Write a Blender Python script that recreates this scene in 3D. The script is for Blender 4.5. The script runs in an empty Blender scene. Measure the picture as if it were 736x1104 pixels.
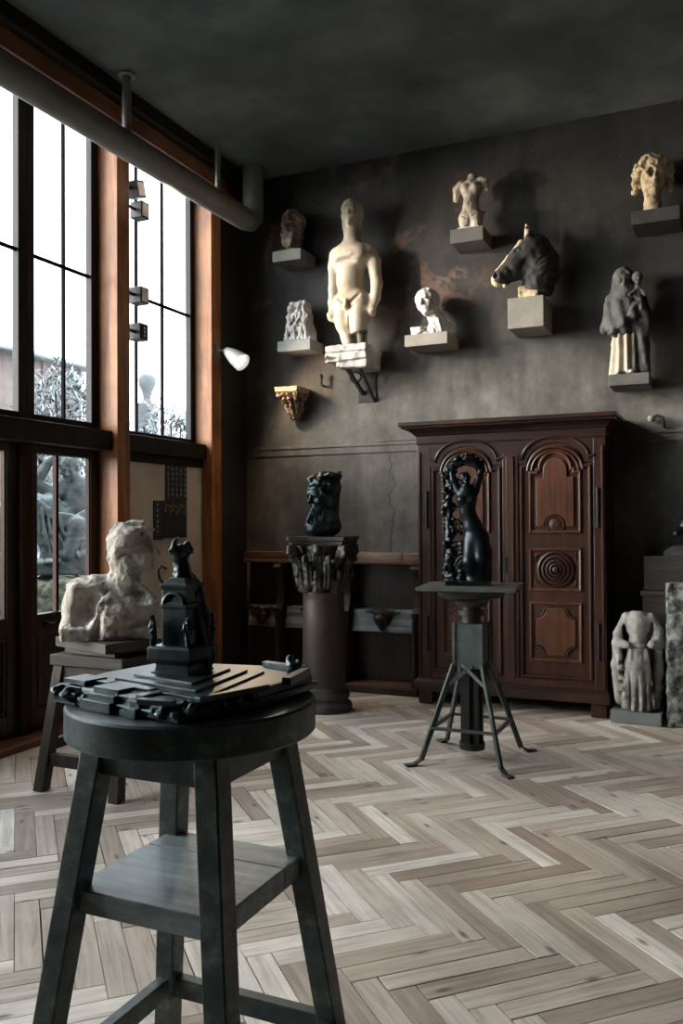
import bpy, math, random
import numpy as np
from mathutils import Matrix, Vector
random.seed(7)
rng = np.random.default_rng(7)
scene = bpy.context.scene
col = scene.collection
PI = math.pi
R = math.radians

# ------------------------------------------------------------------ tagging
def tag(o, label=None, cat=None, group=None, kind=None):
    if label: o['label'] = label
    if cat: o['category'] = cat
    if group: o['group'] = group
    if kind: o['kind'] = kind
    return o

def thing(name, label, cat, loc=(0, 0, 0), rz=0.0, group=None):
    o = bpy.data.objects.new(name, None)
    o.empty_display_size = 0.1
    col.objects.link(o)
    o.location = loc
    o.rotation_euler = (0, 0, rz)
    return tag(o, label, cat, group)

def copy_tree(o, parent=None):
    c = o.copy()
    col.objects.link(c)
    c.parent = parent
    for ch in [x for x in bpy.data.objects if x.parent == o]:
        copy_tree(ch, c)
    return c

def link(name, me, mat, parent=None, loc=None, rz=None, label=None):
    o = bpy.data.objects.new(name, me)
    col.objects.link(o)
    if mat is not None:
        for m in (mat if isinstance(mat, (list, tuple)) else [mat]):
            me.materials.append(m)
    if parent is not None: o.parent = parent
    if loc is not None: o.location = loc
    if rz is not None: o.rotation_euler = (0, 0, rz)
    if label: o['label'] = label
    return o

def rotm(rx=0, ry=0, rz=0):
    return np.array(Matrix.Rotation(R(rz), 3, 'Z') @ Matrix.Rotation(R(ry), 3, 'Y') @ Matrix.Rotation(R(rx), 3, 'X'))

# ------------------------------------------------------------------ mesh builder
class MB:
    def __init__(s):
        s.v = []; s.f = []; s.sm = []
    def _add(s, vs, fs, smooth=False):
        n = len(s.v)
        s.v += [tuple(map(float, v)) for v in vs]
        s.f += [tuple(i + n for i in f) for f in fs]
        s.sm += [smooth] * len(fs)
        return s
    def box(s, x0, x1, y0, y1, z0, z1, rot=None, piv=None):
        vs = np.array([(x0,y0,z0),(x1,y0,z0),(x1,y1,z0),(x0,y1,z0),(x0,y0,z1),(x1,y0,z1),(x1,y1,z1),(x0,y1,z1)], float)
        if rot is not None:
            p = np.array(piv if piv is not None else vs.mean(0))
            vs = (vs - p) @ np.array(rot).T + p
        return s._add(vs, [(0,3,2,1),(4,5,6,7),(0,1,5,4),(1,2,6,5),(2,3,7,6),(3,0,4,7)])
    def beam(s, a, b, w, d, up=(0,0,1), w2=None, d2=None):
        a = np.array(a, float); b = np.array(b, float)
        t = b - a; t /= np.linalg.norm(t)
        u = np.array(up, float)
        x = np.cross(u, t)
        if np.linalg.norm(x) < 1e-5: x = np.cross((1, 0, 0), t)
        x /= np.linalg.norm(x); y = np.cross(t, x)
        vs = []
        for p, ww, dd in ((a, w, d), (b, w2 or w, d2 or d)):
            for sx, sy in ((-1,-1),(1,-1),(1,1),(-1,1)):
                vs.append(p + x * sx * ww / 2 + y * sy * dd / 2)
        return s._add(vs, [(0,3,2,1),(4,5,6,7),(0,1,5,4),(1,2,6,5),(2,3,7,6),(3,0,4,7)])
    def vleg(s, p0, p1, w, d, w2=None, d2=None):
        # leg with horizontal end cuts, axis aligned section
        w2 = w2 or w; d2 = d2 or d
        vs = []
        for p, ww, dd in ((p0, w, d), (p1, w2, d2)):
            for sx, sy in ((-1,-1),(1,-1),(1,1),(-1,1)):
                vs.append((p[0] + sx*ww/2, p[1] + sy*dd/2, p[2]))
        fl = [(0,3,2,1),(4,5,6,7),(0,1,5,4),(1,2,6,5),(2,3,7,6),(3,0,4,7)]
        if p0[2] > p1[2]: fl = [tuple(reversed(f)) for f in fl]
        return s._add(vs, fl)
    def tube(s, pts, r, n=10, cap=True):
        pts = [np.array(p, float) for p in pts]
        rr = r if isinstance(r, (list, tuple)) else [r] * len(pts)
        vs = []; fs = []; px = None
        for i, p in enumerate(pts):
            t = pts[min(i+1, len(pts)-1)] - pts[max(i-1, 0)]
            t = t / (np.linalg.norm(t) + 1e-12)
            if px is None:
                x = np.cross((0.13, 0.31, 1), t)
                if np.linalg.norm(x) < 1e-3: x = np.cross((1, 0, 0), t)
            else:
                x = px - t * np.dot(px, t)
            x /= np.linalg.norm(x); px = x; y = np.cross(t, x)
            for k in range(n):
                a = 2*PI*k/n
                vs.append(p + rr[i] * (x*math.cos(a) + y*math.sin(a)))
        for i in range(len(pts)-1):
            for k in range(n):
                fs.append((i*n+k, i*n+(k+1) % n, (i+1)*n+(k+1) % n, (i+1)*n+k))
        if cap:
            fs.append(tuple(reversed(range(n)))); fs.append(tuple((len(pts)-1)*n+k for k in range(n)))
        return s._add(vs, fs, True)
    def lathe(s, prof, n=40, c=(0, 0, 0), smooth=True):
        vs = []; fs = []
        for r, z in prof:
            for k in range(n):
                a = 2*PI*k/n
                vs.append((c[0] + r*math.cos(a), c[1] + r*math.sin(a), c[2] + z))
        for i in range(len(prof)-1):
            for k in range(n):
                fs.append((i*n+k, i*n+(k+1) % n, (i+1)*n+(k+1) % n, (i+1)*n+k))
        fs.append(tuple(reversed(range(n)))); fs.append(tuple((len(prof)-1)*n+k for k in range(n)))
        return s._add(vs, fs, smooth)
    def prism(s, poly, h0, h1, axis='z'):
        n = len(poly)
        def P(a, b, h):
            return (a, b, h) if axis == 'z' else ((h, a, b) if axis == 'x' else (a, h, b))
        vs = [P(a, b, h0) for a, b in poly] + [P(a, b, h1) for a, b in poly]
        fs = [tuple(reversed(range(n))), tuple(range(n, 2*n))]
        fs += [(i, (i+1) % n, n+(i+1) % n, n+i) for i in range(n)]
        if axis == 'y': fs = [tuple(reversed(f)) for f in fs]
        return s._add(vs, fs)
    def rings(s, rings, cap_last=True, cap_first=False):
        n = len(rings[0]); vs = [p for r in rings for p in r]; fs = []
        for i in range(len(rings)-1):
            for k in range(n):
                fs.append((i*n+k, i*n+(k+1) % n, (i+1)*n+(k+1) % n, (i+1)*n+k))
        if cap_last: fs.append(tuple((len(rings)-1)*n+k for k in range(n)))
        if cap_first: fs.append(tuple(reversed(range(n))))
        return s._add(vs, fs)
    def build(s, name, mat, parent=None, loc=None, rz=None, bevel=0.0, label=None, smooth=None):
        me = bpy.data.meshes.new(name)
        me.from_pydata(s.v, [], s.f)
        me.update()
        sm = s.sm if smooth is None else [smooth]*len(s.f)
        me.polygons.foreach_set('use_smooth', sm)
        o = link(name, me, mat, parent, loc, rz, label)
        if any(sm) and not all(sm): pass
        if any(sm):
            m = o.modifiers.new('edges', 'EDGE_SPLIT'); m.split_angle = R(40)
        if bevel > 0:
            b = o.modifiers.new('bevel', 'BEVEL'); b.width = bevel; b.segments = 2; b.limit_method = 'ANGLE'; b.angle_limit = R(35)
        return o

def poly_inset(poly, d):
    # miter offset of a closed CCW polygon, d > 0 goes inside
    P = np.array(poly, float); n = len(P)
    out = []
    for i in range(n):
        a = P[i-1]; b = P[i]; c = P[(i+1) % n]
        e1 = (b-a)/np.linalg.norm(b-a); e2 = (c-b)/np.linalg.norm(c-b)
        n1 = np.array((-e1[1], e1[0])); n2 = np.array((-e2[1], e2[0]))
        m = n1+n2; L = np.dot(m, m)
        m = m * (2/L) if L > 0.15 else n1
        if np.linalg.norm(m) > 2.0: m *= 2.0/np.linalg.norm(m)
        out.append(b + m*d)
    return out

def moulding(mb, poly, prof, y0, fill=True):
    # poly in (x, z), CCW seen from -y; prof = [(inset, out)]
    rs = []
    for ins, out in prof:
        rs.append([(p[0], y0-out, p[1]) for p in poly_inset(poly, ins)])
    mb.rings(rs, cap_last=fill)

# ------------------------------------------------------------------ signed distance sculpting
def noise3(P, scale, seed=0):
    Q = P * scale + seed * 17.31
    i = np.floor(Q).astype(np.int64); f = (Q - i).astype(np.float32)
    f = f*f*(3-2*f)
    def h(ix, iy, iz):
        n = (ix*374761393 + iy*668265263 + iz*2147483647 + seed*974634777) & 0xffffffff
        n = ((n ^ (n >> 13)) * 1274126177) & 0xffffffff
        return ((n ^ (n >> 16)) & 0xffff).astype(np.float32) / 32767.5 - 1
    out = 0
    for dx in (0, 1):
        wx = f[:, 0] if dx else 1-f[:, 0]
        for dy in (0, 1):
            wy = f[:, 1] if dy else 1-f[:, 1]
            for dz in (0, 1):
                wz = f[:, 2] if dz else 1-f[:, 2]
                out = out + wx*wy*wz*h(i[:, 0]+dx, i[:, 1]+dy, i[:, 2]+dz)
    return out

def smin(a, b, k):
    if k <= 0: return np.minimum(a, b)
    h = np.clip(0.5+0.5*(b-a)/k, 0, 1)
    return b*(1-h)+a*h-k*h*(1-h)

class S:
    """a sculpture as a list of blended solids"""
    def __init__(s): s.ops = []
    def add(s, fn, k=0.02): s.ops.append((0, fn, k)); return s
    def sub(s, fn, k=0.01): s.ops.append((1, fn, k)); return s
    def isect(s, fn): s.ops.append((2, fn, 0)); return s
    def disp(s, fn): s.ops.append((3, fn, 0)); return s
    def __call__(s, P):
        d = np.full(len(P), 9.0, np.float32)
        for t, fn, k in s.ops:
            e = fn(P)
            if t == 0: d = smin(d, e, k)
            elif t == 1: d = -smin(-d, e, k)
            elif t == 2: d = np.maximum(d, e)
            else: d = d + e
        return d
    def E(s, c, r, k=0.02, rot=None): return s.add(ell(c, r, rot), k)
    def C(s, a, b, ra, rb=None, k=0.02): return s.add(cap(a, b, ra, rb), k)
    def B(s, c, h, rd=0.01, k=0.01, rot=None): return s.add(rbox(c, h, rd, rot), k)
    def chain(s, pts, rs, k=0.02, k0=None):
        for i in range(len(pts)-1):
            s.C(pts[i], pts[i+1], rs[i], rs[i+1], (k0 if (i == 0 and k0) else k))
        return s
    def xE(s, c, r, k=0.01, rot=None): return s.sub(ell(c, r, rot), k)

def ell(c, r, rot=None):
    c = np.array(c, np.float32); r = np.array(r, np.float32) if np.ndim(r) else np.array((r, r, r), np.float32)
    M = None if rot is None else rotm(*rot).astype(np.float32)
    def f(P):
        q = P-c
        if M is not None: q = q @ M
        k0 = np.linalg.norm(q/r, axis=1); k1 = np.linalg.norm(q/(r*r), axis=1)
        return k0*(k0-1)/(k1+1e-9)
    return f

def cap(a, b, ra, rb=None):
    a = np.array(a, np.float32); b = np.array(b, np.float32); rb = ra if rb is None else rb
    ba = b-a; L = float(ba @ ba)+1e-12
    def f(P):
        q = P-a
        t = np.clip(q @ ba / L, 0, 1)
        return np.linalg.norm(q-t[:, None]*ba, axis=1) - (ra+(rb-ra)*t)
    return f

def rbox(c, h, rd=0.01, rot=None):
    c = np.array(c, np.float32); h = np.array(h, np.float32)-rd
    M = None if rot is None else rotm(*rot).astype(np.float32)
    def f(P):
        q = P-c
        if M is not None: q = q @ M
        q = np.abs(q)-h
        return np.linalg.norm(np.maximum(q, 0), axis=1)+np.minimum(q.max(1), 0)-rd
    return f

def plane(n, d):
    n = np.array(n, np.float32); n = n/np.linalg.norm(n)
    return lambda P: P @ n - d          # keeps the side where n.p < d

def placed(sdf, loc, rot=(0, 0, 0), sc=1.0):
    M = rotm(*rot).astype(np.float32); c = np.array(loc, np.float32)
    return lambda P: sdf(((P-c) @ M)/sc)*sc

def rough(amp, scale, seed=1, octs=2):
    def f(P):
        o = 0; a = amp; sc = scale
        for i in range(octs):
            o = o + a*noise3(P, sc, seed+i); a *= 0.5; sc *= 2.1
        return o
    return f

def nets(f, lo, hi, h):
    lo = np.array(lo, float); hi = np.array(hi, float)
    n = np.ceil((hi-lo)/h).astype(int)+1
    ax = [lo[i]+h*np.arange(n[i]) for i in range(3)]
    V = np.empty(n, np.float32)
    st = max(1, int(300000/(n[1]*n[2])))
    for i in range(0, n[0], st):
        X, Y, Z = np.meshgrid(ax[0][i:i+st], ax[1], ax[2], indexing='ij')
        P = np.stack([X.ravel(), Y.ravel(), Z.ravel()], 1).astype(np.float32)
        V[i:i+st] = f(P).reshape(X.shape)
    V[0] = V[-1] = 1; V[:, 0] = V[:, -1] = 1; V[:, :, 0] = V[:, :, -1] = 1
    ins = V < 0
    nc = n-1
    cnt = np.zeros(nc, np.int8)
    def cs(A, d): return A[d[0]:d[0]+nc[0], d[1]:d[1]+nc[1], d[2]:d[2]+nc[2]]
    for d in np.ndindex(2, 2, 2): cnt += cs(ins, d)
    act = (cnt > 0) & (cnt < 8)
    idx = -np.ones(nc, np.int64); idx[act] = np.arange(act.sum())
    I = np.argwhere(act)
    acc = np.zeros((len(I), 3)); num = np.zeros(len(I))
    for a in range(3):
        o = [x for x in range(3) if x != a]
        for p in (0, 1):
            for q in (0, 1):
                d0 = [0, 0, 0]; d0[o[0]] = p; d0[o[1]] = q; d1 = list(d0); d1[a] = 1
                A = cs(V, d0)[act].astype(float); B = cs(V, d1)[act].astype(float)
                m = (A < 0) != (B < 0)
                t = A/(A-B+1e-20)
                pt = np.tile(np.array(d0, float), (len(I), 1)); pt[:, a] = t
                acc[m] += pt[m]; num[m] += 1
    verts = lo+h*(I+acc/num[:, None])
    faces = []
    for a in range(3):
        b, c = (a+1) % 3, (a+2) % 3
        sl0 = [slice(None)]*3; sl1 = [slice(None)]*3
        sl0[a] = slice(0, -1); sl1[a] = slice(1, None)
        A = ins[tuple(sl0)]; B = ins[tuple(sl1)]
        E = np.argwhere(A != B)
        if len(E) == 0: continue
        ok = (E[:, b] > 0) & (E[:, c] > 0) & (E[:, b] < n[b]-1) & (E[:, c] < n[c]-1)
        E = E[ok]
        def g(db, dc):
            F = E.copy(); F[:, b] -= db; F[:, c] -= dc
            return idx[F[:, 0], F[:, 1], F[:, 2]]
        q = np.stack([g(1, 1), g(0, 1), g(0, 0), g(1, 0)], 1)
        fl = ~ins[E[:, 0], E[:, 1], E[:, 2]]
        q[fl] = q[fl][:, ::-1]
        faces.append(q)
    return verts, np.concatenate(faces)

def sculpt(name, f, lo, hi, h, mat, parent=None, loc=None, rz=None, label=None, smooth=True):
    v, q = nets(f, lo, hi, h)
    me = bpy.data.meshes.new(name)
    me.vertices.add(len(v)); me.vertices.foreach_set('co', v.astype(np.float32).ravel())
    me.loops.add(len(q)*4); me.loops.foreach_set('vertex_index', q.astype(np.int32).ravel())
    me.polygons.add(len(q))
    me.polygons.foreach_set('loop_start', np.arange(0, len(q)*4, 4, dtype=np.int32))
    me.polygons.foreach_set('loop_total', np.full(len(q), 4, np.int32))
    me.polygons.foreach_set('use_smooth', np.full(len(q), smooth))
    me.update(calc_edges=True); me.validate()
    return link(name, me, mat, parent, loc, rz, label)

# a head: face towards -y, chin at z=-.5, crown at z=.5 (unit = head height)
def head(hair=0.03, hairn=9.0, neck=True, nose=1.0, seed=3, ears=True, long=0.0, hairline=0.2, hamp=.045):
    s = S()
    s.E((0, .06, .13), (.33, .40, .37), 0)
    s.E((0, -.10, -.17), (.255, .27, .33), .12)
    s.E((0, -.30, .13), (.2, .08, .08), .08)
    for x in (-1, 1):
        s.E((x*.17, -.24, -.1), .10, .08)
        s.xE((x*.135, -.42, .005), (.095, .11, .062), .035)
        s.E((x*.135, -.305, .005), (.062, .05, .04), .012)
        s.E((x*.13, -.345, .085), (.11, .045, .025), .03, rot=(0, x*8, 0))
    s.C((0, -.36, .09), (0, -.455*nose, -.095), .030, .054, .025)
    for x in (-1, 1): s.E((x*.045, -.39, -.11), (.035, .045, .03), .02)
    s.E((0, -.36, -.225), (.10, .045, .024), .02)
    s.E((0, -.35, -.278), (.085, .05, .03), .02)
    s.xE((0, -.41, -.25), (.10, .05, .010), .008); s.xE((0, -.40, -.335), (.08, .03, .014), .02)
    s.E((0, -.31, -.40), (.10, .085, .085), .06)
    if ears:
        for x in (-1, 1): s.E((x*.325, .03, -.01), (.035, .075, .11), .02)
    if neck: s.C((0, .06, -.3), (0, .10, -.9), .2, .21, .1)
    if hair > 0:
        hs = S()
        hs.E((0, .09, .16), (.35+hair, .42+hair, .37+hair), 0)
        if long > 0:
            hs.C((-.28, .12, .0), (-.25, .15, -long), .13, .10, .1)
            hs.C((.28, .12, .0), (.25, .15, -long), .13, .10, .1)
            hs.C((0, .33, .0), (0, .28, -long), .2, .16, .1)
        hs.disp(rough(hamp, hairn, seed, 2))
        hs.xE((0, -.47, hairline-.42), (.29, .33, .5), .05)
        s.add(hs, .02)
    return s
# ------------------------------------------------------------------ materials
def newmat(name):
    m = bpy.data.materials.new(name); m.use_nodes = True
    nt = m.node_tree; b = nt.nodes['Principled BSDF']
    return m, nt, b

def nd(nt, typ, **kw):
    n = nt.nodes.new(typ)
    for k, v in kw.items():
        if k in n.inputs.keys() if isinstance(k, str) else False: n.inputs[k].default_value = v
        else: setattr(n, k, v)
    return n

def ramp(nt, stops):
    r = nt.nodes.new('ShaderNodeValToRGB')
    e = r.color_ramp.elements
    while len(e) < len(stops): e.new(0.5)
    for x, (p, c) in zip(e, stops):
        x.position = p; x.color = (*c, 1) if len(c) == 3 else c
    return r

def noise(nt, vec, scale, detail=4, rough=0.55, dist=0.0):
    n = nt.nodes.new('ShaderNodeTexNoise')
    n.inputs['Scale'].default_value = scale; n.inputs['Detail'].default_value = detail
    n.inputs['Roughness'].default_value = rough; n.inputs['Distortion'].default_value = dist
    if vec is not None: nt.links.new(vec, n.inputs['Vector'])
    return n

def mixc(nt, fac, a, b, mode='MIX'):
    m = nt.nodes.new('ShaderNodeMix'); m.data_type = 'RGBA'; m.blend_type = mode
    for sock, v in ((m.inputs[0], fac), (m.inputs[6], a), (m.inputs[7], b)):
        if hasattr(v, 'is_linked') or hasattr(v, 'links'): nt.links.new(v, sock)
        else: sock.default_value = v if not isinstance(v, tuple) else ((*v, 1) if len(v) == 3 else v)
    return m.outputs[2]

def mth(nt, op, a, b=None, c=None):
    m = nt.nodes.new('ShaderNodeMath'); m.operation = op
    for i, v in enumerate((a, b, c)):
        if v is None: continue
        if hasattr(v, 'links'): nt.links.new(v, m.inputs[i])
        else: m.inputs[i].default_value = v
    return m.outputs[0]

def bump(nt, b, h, strength=0.3, dist=0.01):
    n = nt.nodes.new('ShaderNodeBump'); n.inputs['Strength'].default_value = strength; n.inputs['Distance'].default_value = dist
    nt.links.new(h, n.inputs['Height']); nt.links.new(n.outputs[0], b.inputs['Normal'])

def objco(nt, scale=(1, 1, 1)):
    t = nt.nodes.new('ShaderNodeTexCoord')
    mp = nt.nodes.new('ShaderNodeMapping'); mp.inputs['Scale'].default_value = scale
    nt.links.new(t.outputs['Object'], mp.inputs['Vector'])
    return mp.outputs[0]

def spotted(name, stops, scale=6, rough=0.8, bscale=60, bstr=0.3, bdist=0.004, metal=0.0, vs=(1, 1, 1), detail=6, spec=0.5, dist=0.0, rvar=0.0):
    m, nt, b = newmat(name)
    v = objco(nt, vs)
    n = noise(nt, v, scale, detail, 0.6, dist)
    r = ramp(nt, stops); nt.links.new(n.outputs['Fac'], r.inputs[0])
    nt.links.new(r.outputs[0], b.inputs['Base Color'])
    b.inputs['Roughness'].default_value = rough; b.inputs['Metallic'].default_value = metal
    b.inputs['Specular IOR Level'].default_value = spec
    if rvar:
        nt.links.new(mth(nt, 'MULTIPLY_ADD', n.outputs['Fac'], rvar, rough-rvar/2), b.inputs['Roughness'])
    n2 = noise(nt, v, bscale, 5, 0.65)
    bump(nt, b, n2.outputs['Fac'], bstr, bdist)
    return m

def wood(name, c1, c2, c3, axis='z', scale=1.0, rough=0.5, bstr=0.15, spec=0.4, grain=28):
    vs = {'z': (grain, grain, 1.6), 'x': (1.6, grain, grain), 'y': (grain, 1.6, grain)}[axis]
    vs = tuple(a*scale for a in vs)
    m, nt, b = newmat(name)
    v = objco(nt, vs)
    n = noise(nt, v, 1.0, 6, 0.6, 0.6)
    r = ramp(nt, [(.28, c1), (.5, c2), (.74, c3)]); nt.links.new(n.outputs['Fac'], r.inputs[0])
    v2 = objco(nt, (1, 1, 1)); n2 = noise(nt, v2, 3.0, 3)
    rr = ramp(nt, [(.3, (.62, .62, .62)), (.7, (1.12, 1.12, 1.12))]); nt.links.new(n2.outputs['Fac'], rr.inputs[0])
    nt.links.new(mixc(nt, 1.0, r.outputs[0], rr.outputs[0], 'MULTIPLY'), b.inputs['Base Color'])
    b.inputs['Roughness'].default_value = rough; b.inputs['Specular IOR Level'].default_value = spec
    bump(nt, b, n.outputs['Fac'], bstr, 0.003)
    return m

M = {}
def build_materials():
    # stones
    M['limestone'] = spotted('limestone', [(.3, (.42, .37, .31)), (.5, (.60, .55, .47)), (.7, (.72, .67, .59))], 7, .85, 70, .5, .006)
    M['white_stone'] = spotted('white_stone', [(.3, (.34, .32, .29)), (.55, (.50, .48, .45)), (.75, (.60, .585, .555))], 9, .85, 60, .35, .005)
    M['cream_marble'] = spotted('cream_marble', [(.3, (.31, .235, .155)), (.5, (.43, .36, .275)), (.75, (.52, .46, .38))], 3, .7, 80, .12, .003)
    M['ochre_stone'] = spotted('ochre_stone', [(.3, (.30, .20, .11)), (.5, (.50, .38, .23)), (.7, (.66, .53, .36))], 9, .85, 70, .45, .005)
    M['brown_stone'] = spotted('brown_stone', [(.3, (.06, .045, .035)), (.5, (.17, .125, .09)), (.7, (.34, .27, .20))], 9, .8, 70, .4, .005)
    M['dark_stone'] = spotted('dark_stone', [(.3, (.026, .026, .026)), (.5, (.052, .050, .048)), (.7, (.098, .094, .09))], 8, .8, 60, .3, .004)
    M['grey_stone'] = spotted('grey_stone', [(.3, (.16, .155, .145)), (.5, (.30, .29, .27)), (.7, (.45, .43, .40))], 9, .85, 60, .45, .005)
    M['gothic_stone'] = spotted('gothic_stone', [(.3, (.12, .115, .105)), (.5, (.27, .265, .245)), (.7, (.40, .39, .365))], 9, .85, 60, .4, .005)
    M['slab_stone'] = spotted('slab_stone', [(.38, (.025, .03, .03)), (.5, (.11, .118, .11)), (.62, (.30, .31, .285))], 14, .85, 60, .8, .012, detail=8)
    M['bust_stone'] = spotted('bust_stone', [(.28, (.20, .18, .15)), (.5, (.37, .335, .29)), (.72, (.52, .48, .43))], 11, .9, 110, .9, .007)
    M['terracotta'] = spotted('terracotta_stone', [(.3, (.18, .10, .05)), (.5, (.46, .31, .18)), (.7, (.70, .55, .37))], 12, .85, 60, .4, .005)
    # shelves, plinth paints
    M['shelf_grey'] = spotted('shelf_grey_paint', [(.3, (.075, .074, .066)), (.7, (.125, .12, .107))], 5, .7, 40, .15, .003)
    M['shelf_dark'] = spotted('shelf_dark_paint', [(.3, (.030, .029, .026)), (.7, (.055, .053, .047))], 5, .7, 40, .15, .003)
    M['shelf_blue'] = spotted('shelf_blue_grey_paint', [(.3, (.14, .155, .155)), (.7, (.20, .215, .21))], 5, .7, 40, .15, .003)
    M['shelf_light'] = spotted('shelf_light_paint', [(.3, (.20, .18, .15)), (.7, (.29, .265, .225))], 5, .75, 40, .2, .003)
    # bronze
    M['bronze'] = spotted('dark_bronze', [(.3, (.012, .018, .020)), (.55, (.03, .042, .045)), (.75, (.075, .095, .095))], 9, .36, 60, .25, .004, metal=.75, rvar=.25)
    M['black_bronze'] = spotted('black_bronze', [(.3, (.006, .010, .012)), (.6, (.017, .024, .027)), (.8, (.05, .065, .07))], 8, .33, 60, .2, .004, metal=.7, rvar=.2)
    M['maquette'] = spotted('maquette_bronze', [(.3, (.025, .037, .040)), (.55, (.066, .09, .094)), (.75, (.13, .165, .17))], 10, .33, 90, .3, .003, metal=.6, rvar=.25)
    M['iron'] = spotted('painted_iron', [(.3, (.028, .036, .035)), (.6, (.06, .075, .07)), (.8, (.11, .125, .115))], 14, .5, 90, .2, .002, metal=.3)
    M['black_iron'] = spotted('black_iron', [(.3, (.008, .008, .009)), (.7, (.022, .022, .022))], 10, .55, 80, .2, .002, metal=.4)
    # woods
    M['walnut'] = wood('walnut', (.014, .005, .0032), (.043, .0145, .0075), (.084, .031, .016), 'z', 1, .38, .12)
    M['walnut_panel'] = wood('walnut_panel', (.038, .0125, .0065), (.098, .035, .018), (.145, .058, .031), 'z', 1, .36, .12)
    M['walnut_x'] = wood('walnut_across', (.010, .004, .003), (.028, .0105, .006), (.052, .022, .013), 'x', 1, .38, .12)
    M['stall'] = wood('stall_oak', (.014, .010, .008), (.032, .022, .018), (.06, .042, .034), 'z', 1, .45, .15)
    M['stall_light'] = wood('stall_worn_oak', (.10, .06, .04), (.26, .17, .12), (.42, .32, .25), 'x', 1, .6, .2)
    M['stall_red'] = wood('stall_red_oak', (.06, .025, .014), (.14, .06, .034), (.21, .10, .06), 'x', 1, .5, .15)
    M['pine_post'] = wood('stained_pine', (.16, .050, .014), (.34, .125, .040), (.52, .235, .095), 'z', .8, .5, .15, grain=16)
    M['pine_beam'] = wood('stained_pine_beam', (.09, .035, .020), (.20, .085, .045), (.30, .14, .08), 'y', .8, .55, .15, grain=16)
    M['frame_dark'] = wood('dark_window_wood', (.006, .0055, .0055), (.014, .0115, .011), (.028, .022, .02), 'z', 1, .6, .1, spec=.25)
    M['door_dark'] = wood('dark_door_wood', (.013, .008, .007), (.030, .018, .014), (.055, .034, .027), 'z', 1, .4, .1)
    M['door_red'] = wood('reddish_door_wood', (.014, .006, .004), (.034, .015, .010), (.06, .03, .021), 'z', 1, .7, .1, spec=.15)
    M['stand_wood'] = wood('stand_wood', (.018, .012, .009), (.042, .029, .022), (.08, .058, .046), 'z', 1, .6, .2)
    M['stand_plank'] = wood('stand_plank', (.022, .018, .015), (.046, .039, .033), (.085, .073, .062), 'x', 1, .7, .25)
    # stool painted dark green blue
    m, nt, b = newmat('worn_green_paint')
    v = objco(nt); n = noise(nt, v, 16, 8, .7); n2 = noise(nt, objco(nt, (6, 6, 40)), 2.5, 4)
    r = ramp(nt, [(.36, (.014, .026, .027)), (.52, (.038, .057, .055)), (.62, (.082, .105, .098)), (.72, (.17, .195, .175))]); nt.links.new(n.outputs['Fac'], r.inputs[0])
    nt.links.new(r.outputs[0], b.inputs['Base Color']); b.inputs['Roughness'].default_value = .42
    bump(nt, b, n2.outputs['Fac'], .25, .003); M['stool'] = m
    m, nt, b = newmat('worn_grey_blue_shelf')
    v = objco(nt, (1.5, 10, 10)); n = noise(nt, v, 3.5, 8, .65); n2 = noise(nt, objco(nt), 9, 8, .7)
    r = ramp(nt, [(.3, (.06, .077, .082)), (.5, (.165, .20, .21)), (.7, (.31, .36, .37))]); nt.links.new(mth(nt, 'MULTIPLY_ADD', n.outputs['Fac'], .6, mth(nt, 'MULTIPLY', n2.outputs['Fac'], .4)), r.inputs[0])
    nt.links.new(r.outputs[0], b.inputs['Base Color']); b.inputs['Roughness'].default_value = .42
    bump(nt, b, n2.outputs['Fac'], .3, .003); M['stool_shelf'] = m
    # floor planks
    m, nt, b = newmat('herringbone_oak')
    uv = nt.nodes.new('ShaderNodeUVMap'); uv.uv_map = 'plank'
    gi = nt.nodes.new('ShaderNodeNewGeometry')
    mp = nt.nodes.new('ShaderNodeMapping'); mp.inputs['Scale'].default_value = (2.2, 42, 1); nt.links.new(uv.outputs[0], mp.inputs['Vector'])
    g = noise(nt, mp.outputs[0], 1.0, 5, .6, .8)
    base = ramp(nt, [(0, (.38, .28, .215)), (.10, (.42, .335, .27)), (.28, (.52, .42, .34)), (.5, (.64, .535, .445)), (.75, (.74, .64, .545)), (1, (.88, .79, .70))])
    nt.links.new(gi.outputs['Random Per Island'], base.inputs[0])
    gr = ramp(nt, [(.3, (.66, .63, .6)), (.5, (.95, .95, .95)), (.7, (1.12, 1.12, 1.12))]); nt.links.new(g.outputs['Fac'], gr.inputs[0])
    c = mixc(nt, 1.0, base.outputs[0], gr.outputs[0], 'MULTIPLY')
    mp2 = nt.nodes.new('ShaderNodeMapping'); mp2.inputs['Scale'].default_value = (4.2, 11, 1); nt.links.new(uv.outputs[0], mp2.inputs['Vector'])
    vo = nt.nodes.new('ShaderNodeTexVoronoi'); vo.voronoi_dimensions = '2D'; vo.inputs['Scale'].default_value = 1.0; nt.links.new(mp2.outputs[0], vo.inputs['Vector'])
    kn = ramp(nt, [(.05, (1, 1, 1)), (.16, (0, 0, 0))]); nt.links.new(vo.outputs['Distance'], kn.inputs[0])
    wn = nt.nodes.new('ShaderNodeSeparateColor'); nt.links.new(vo.outputs['Color'], wn.inputs[0])
    sel = mth(nt, 'GREATER_THAN', wn.outputs[0], .86)
    c = mixc(nt, mth(nt, 'MULTIPLY', mth(nt, 'MULTIPLY', kn.outputs[0], sel), .75), c, (.085, .06, .045))
    st = noise(nt, objco(nt), 1.6, 5, .6)
    sr = ramp(nt, [(.32, (.72, .72, .72)), (.6, (1.05, 1.05, 1.05))]); nt.links.new(st.outputs['Fac'], sr.inputs[0])
    c = mixc(nt, 1.0, c, sr.outputs[0], 'MULTIPLY')
    nt.links.new(c, b.inputs['Base Color']); b.inputs['Roughness'].default_value = .55; b.inputs['Specular IOR Level'].default_value = .35
    bump(nt, b, g.outputs['Fac'], .25, .002); M['floor'] = m
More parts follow.
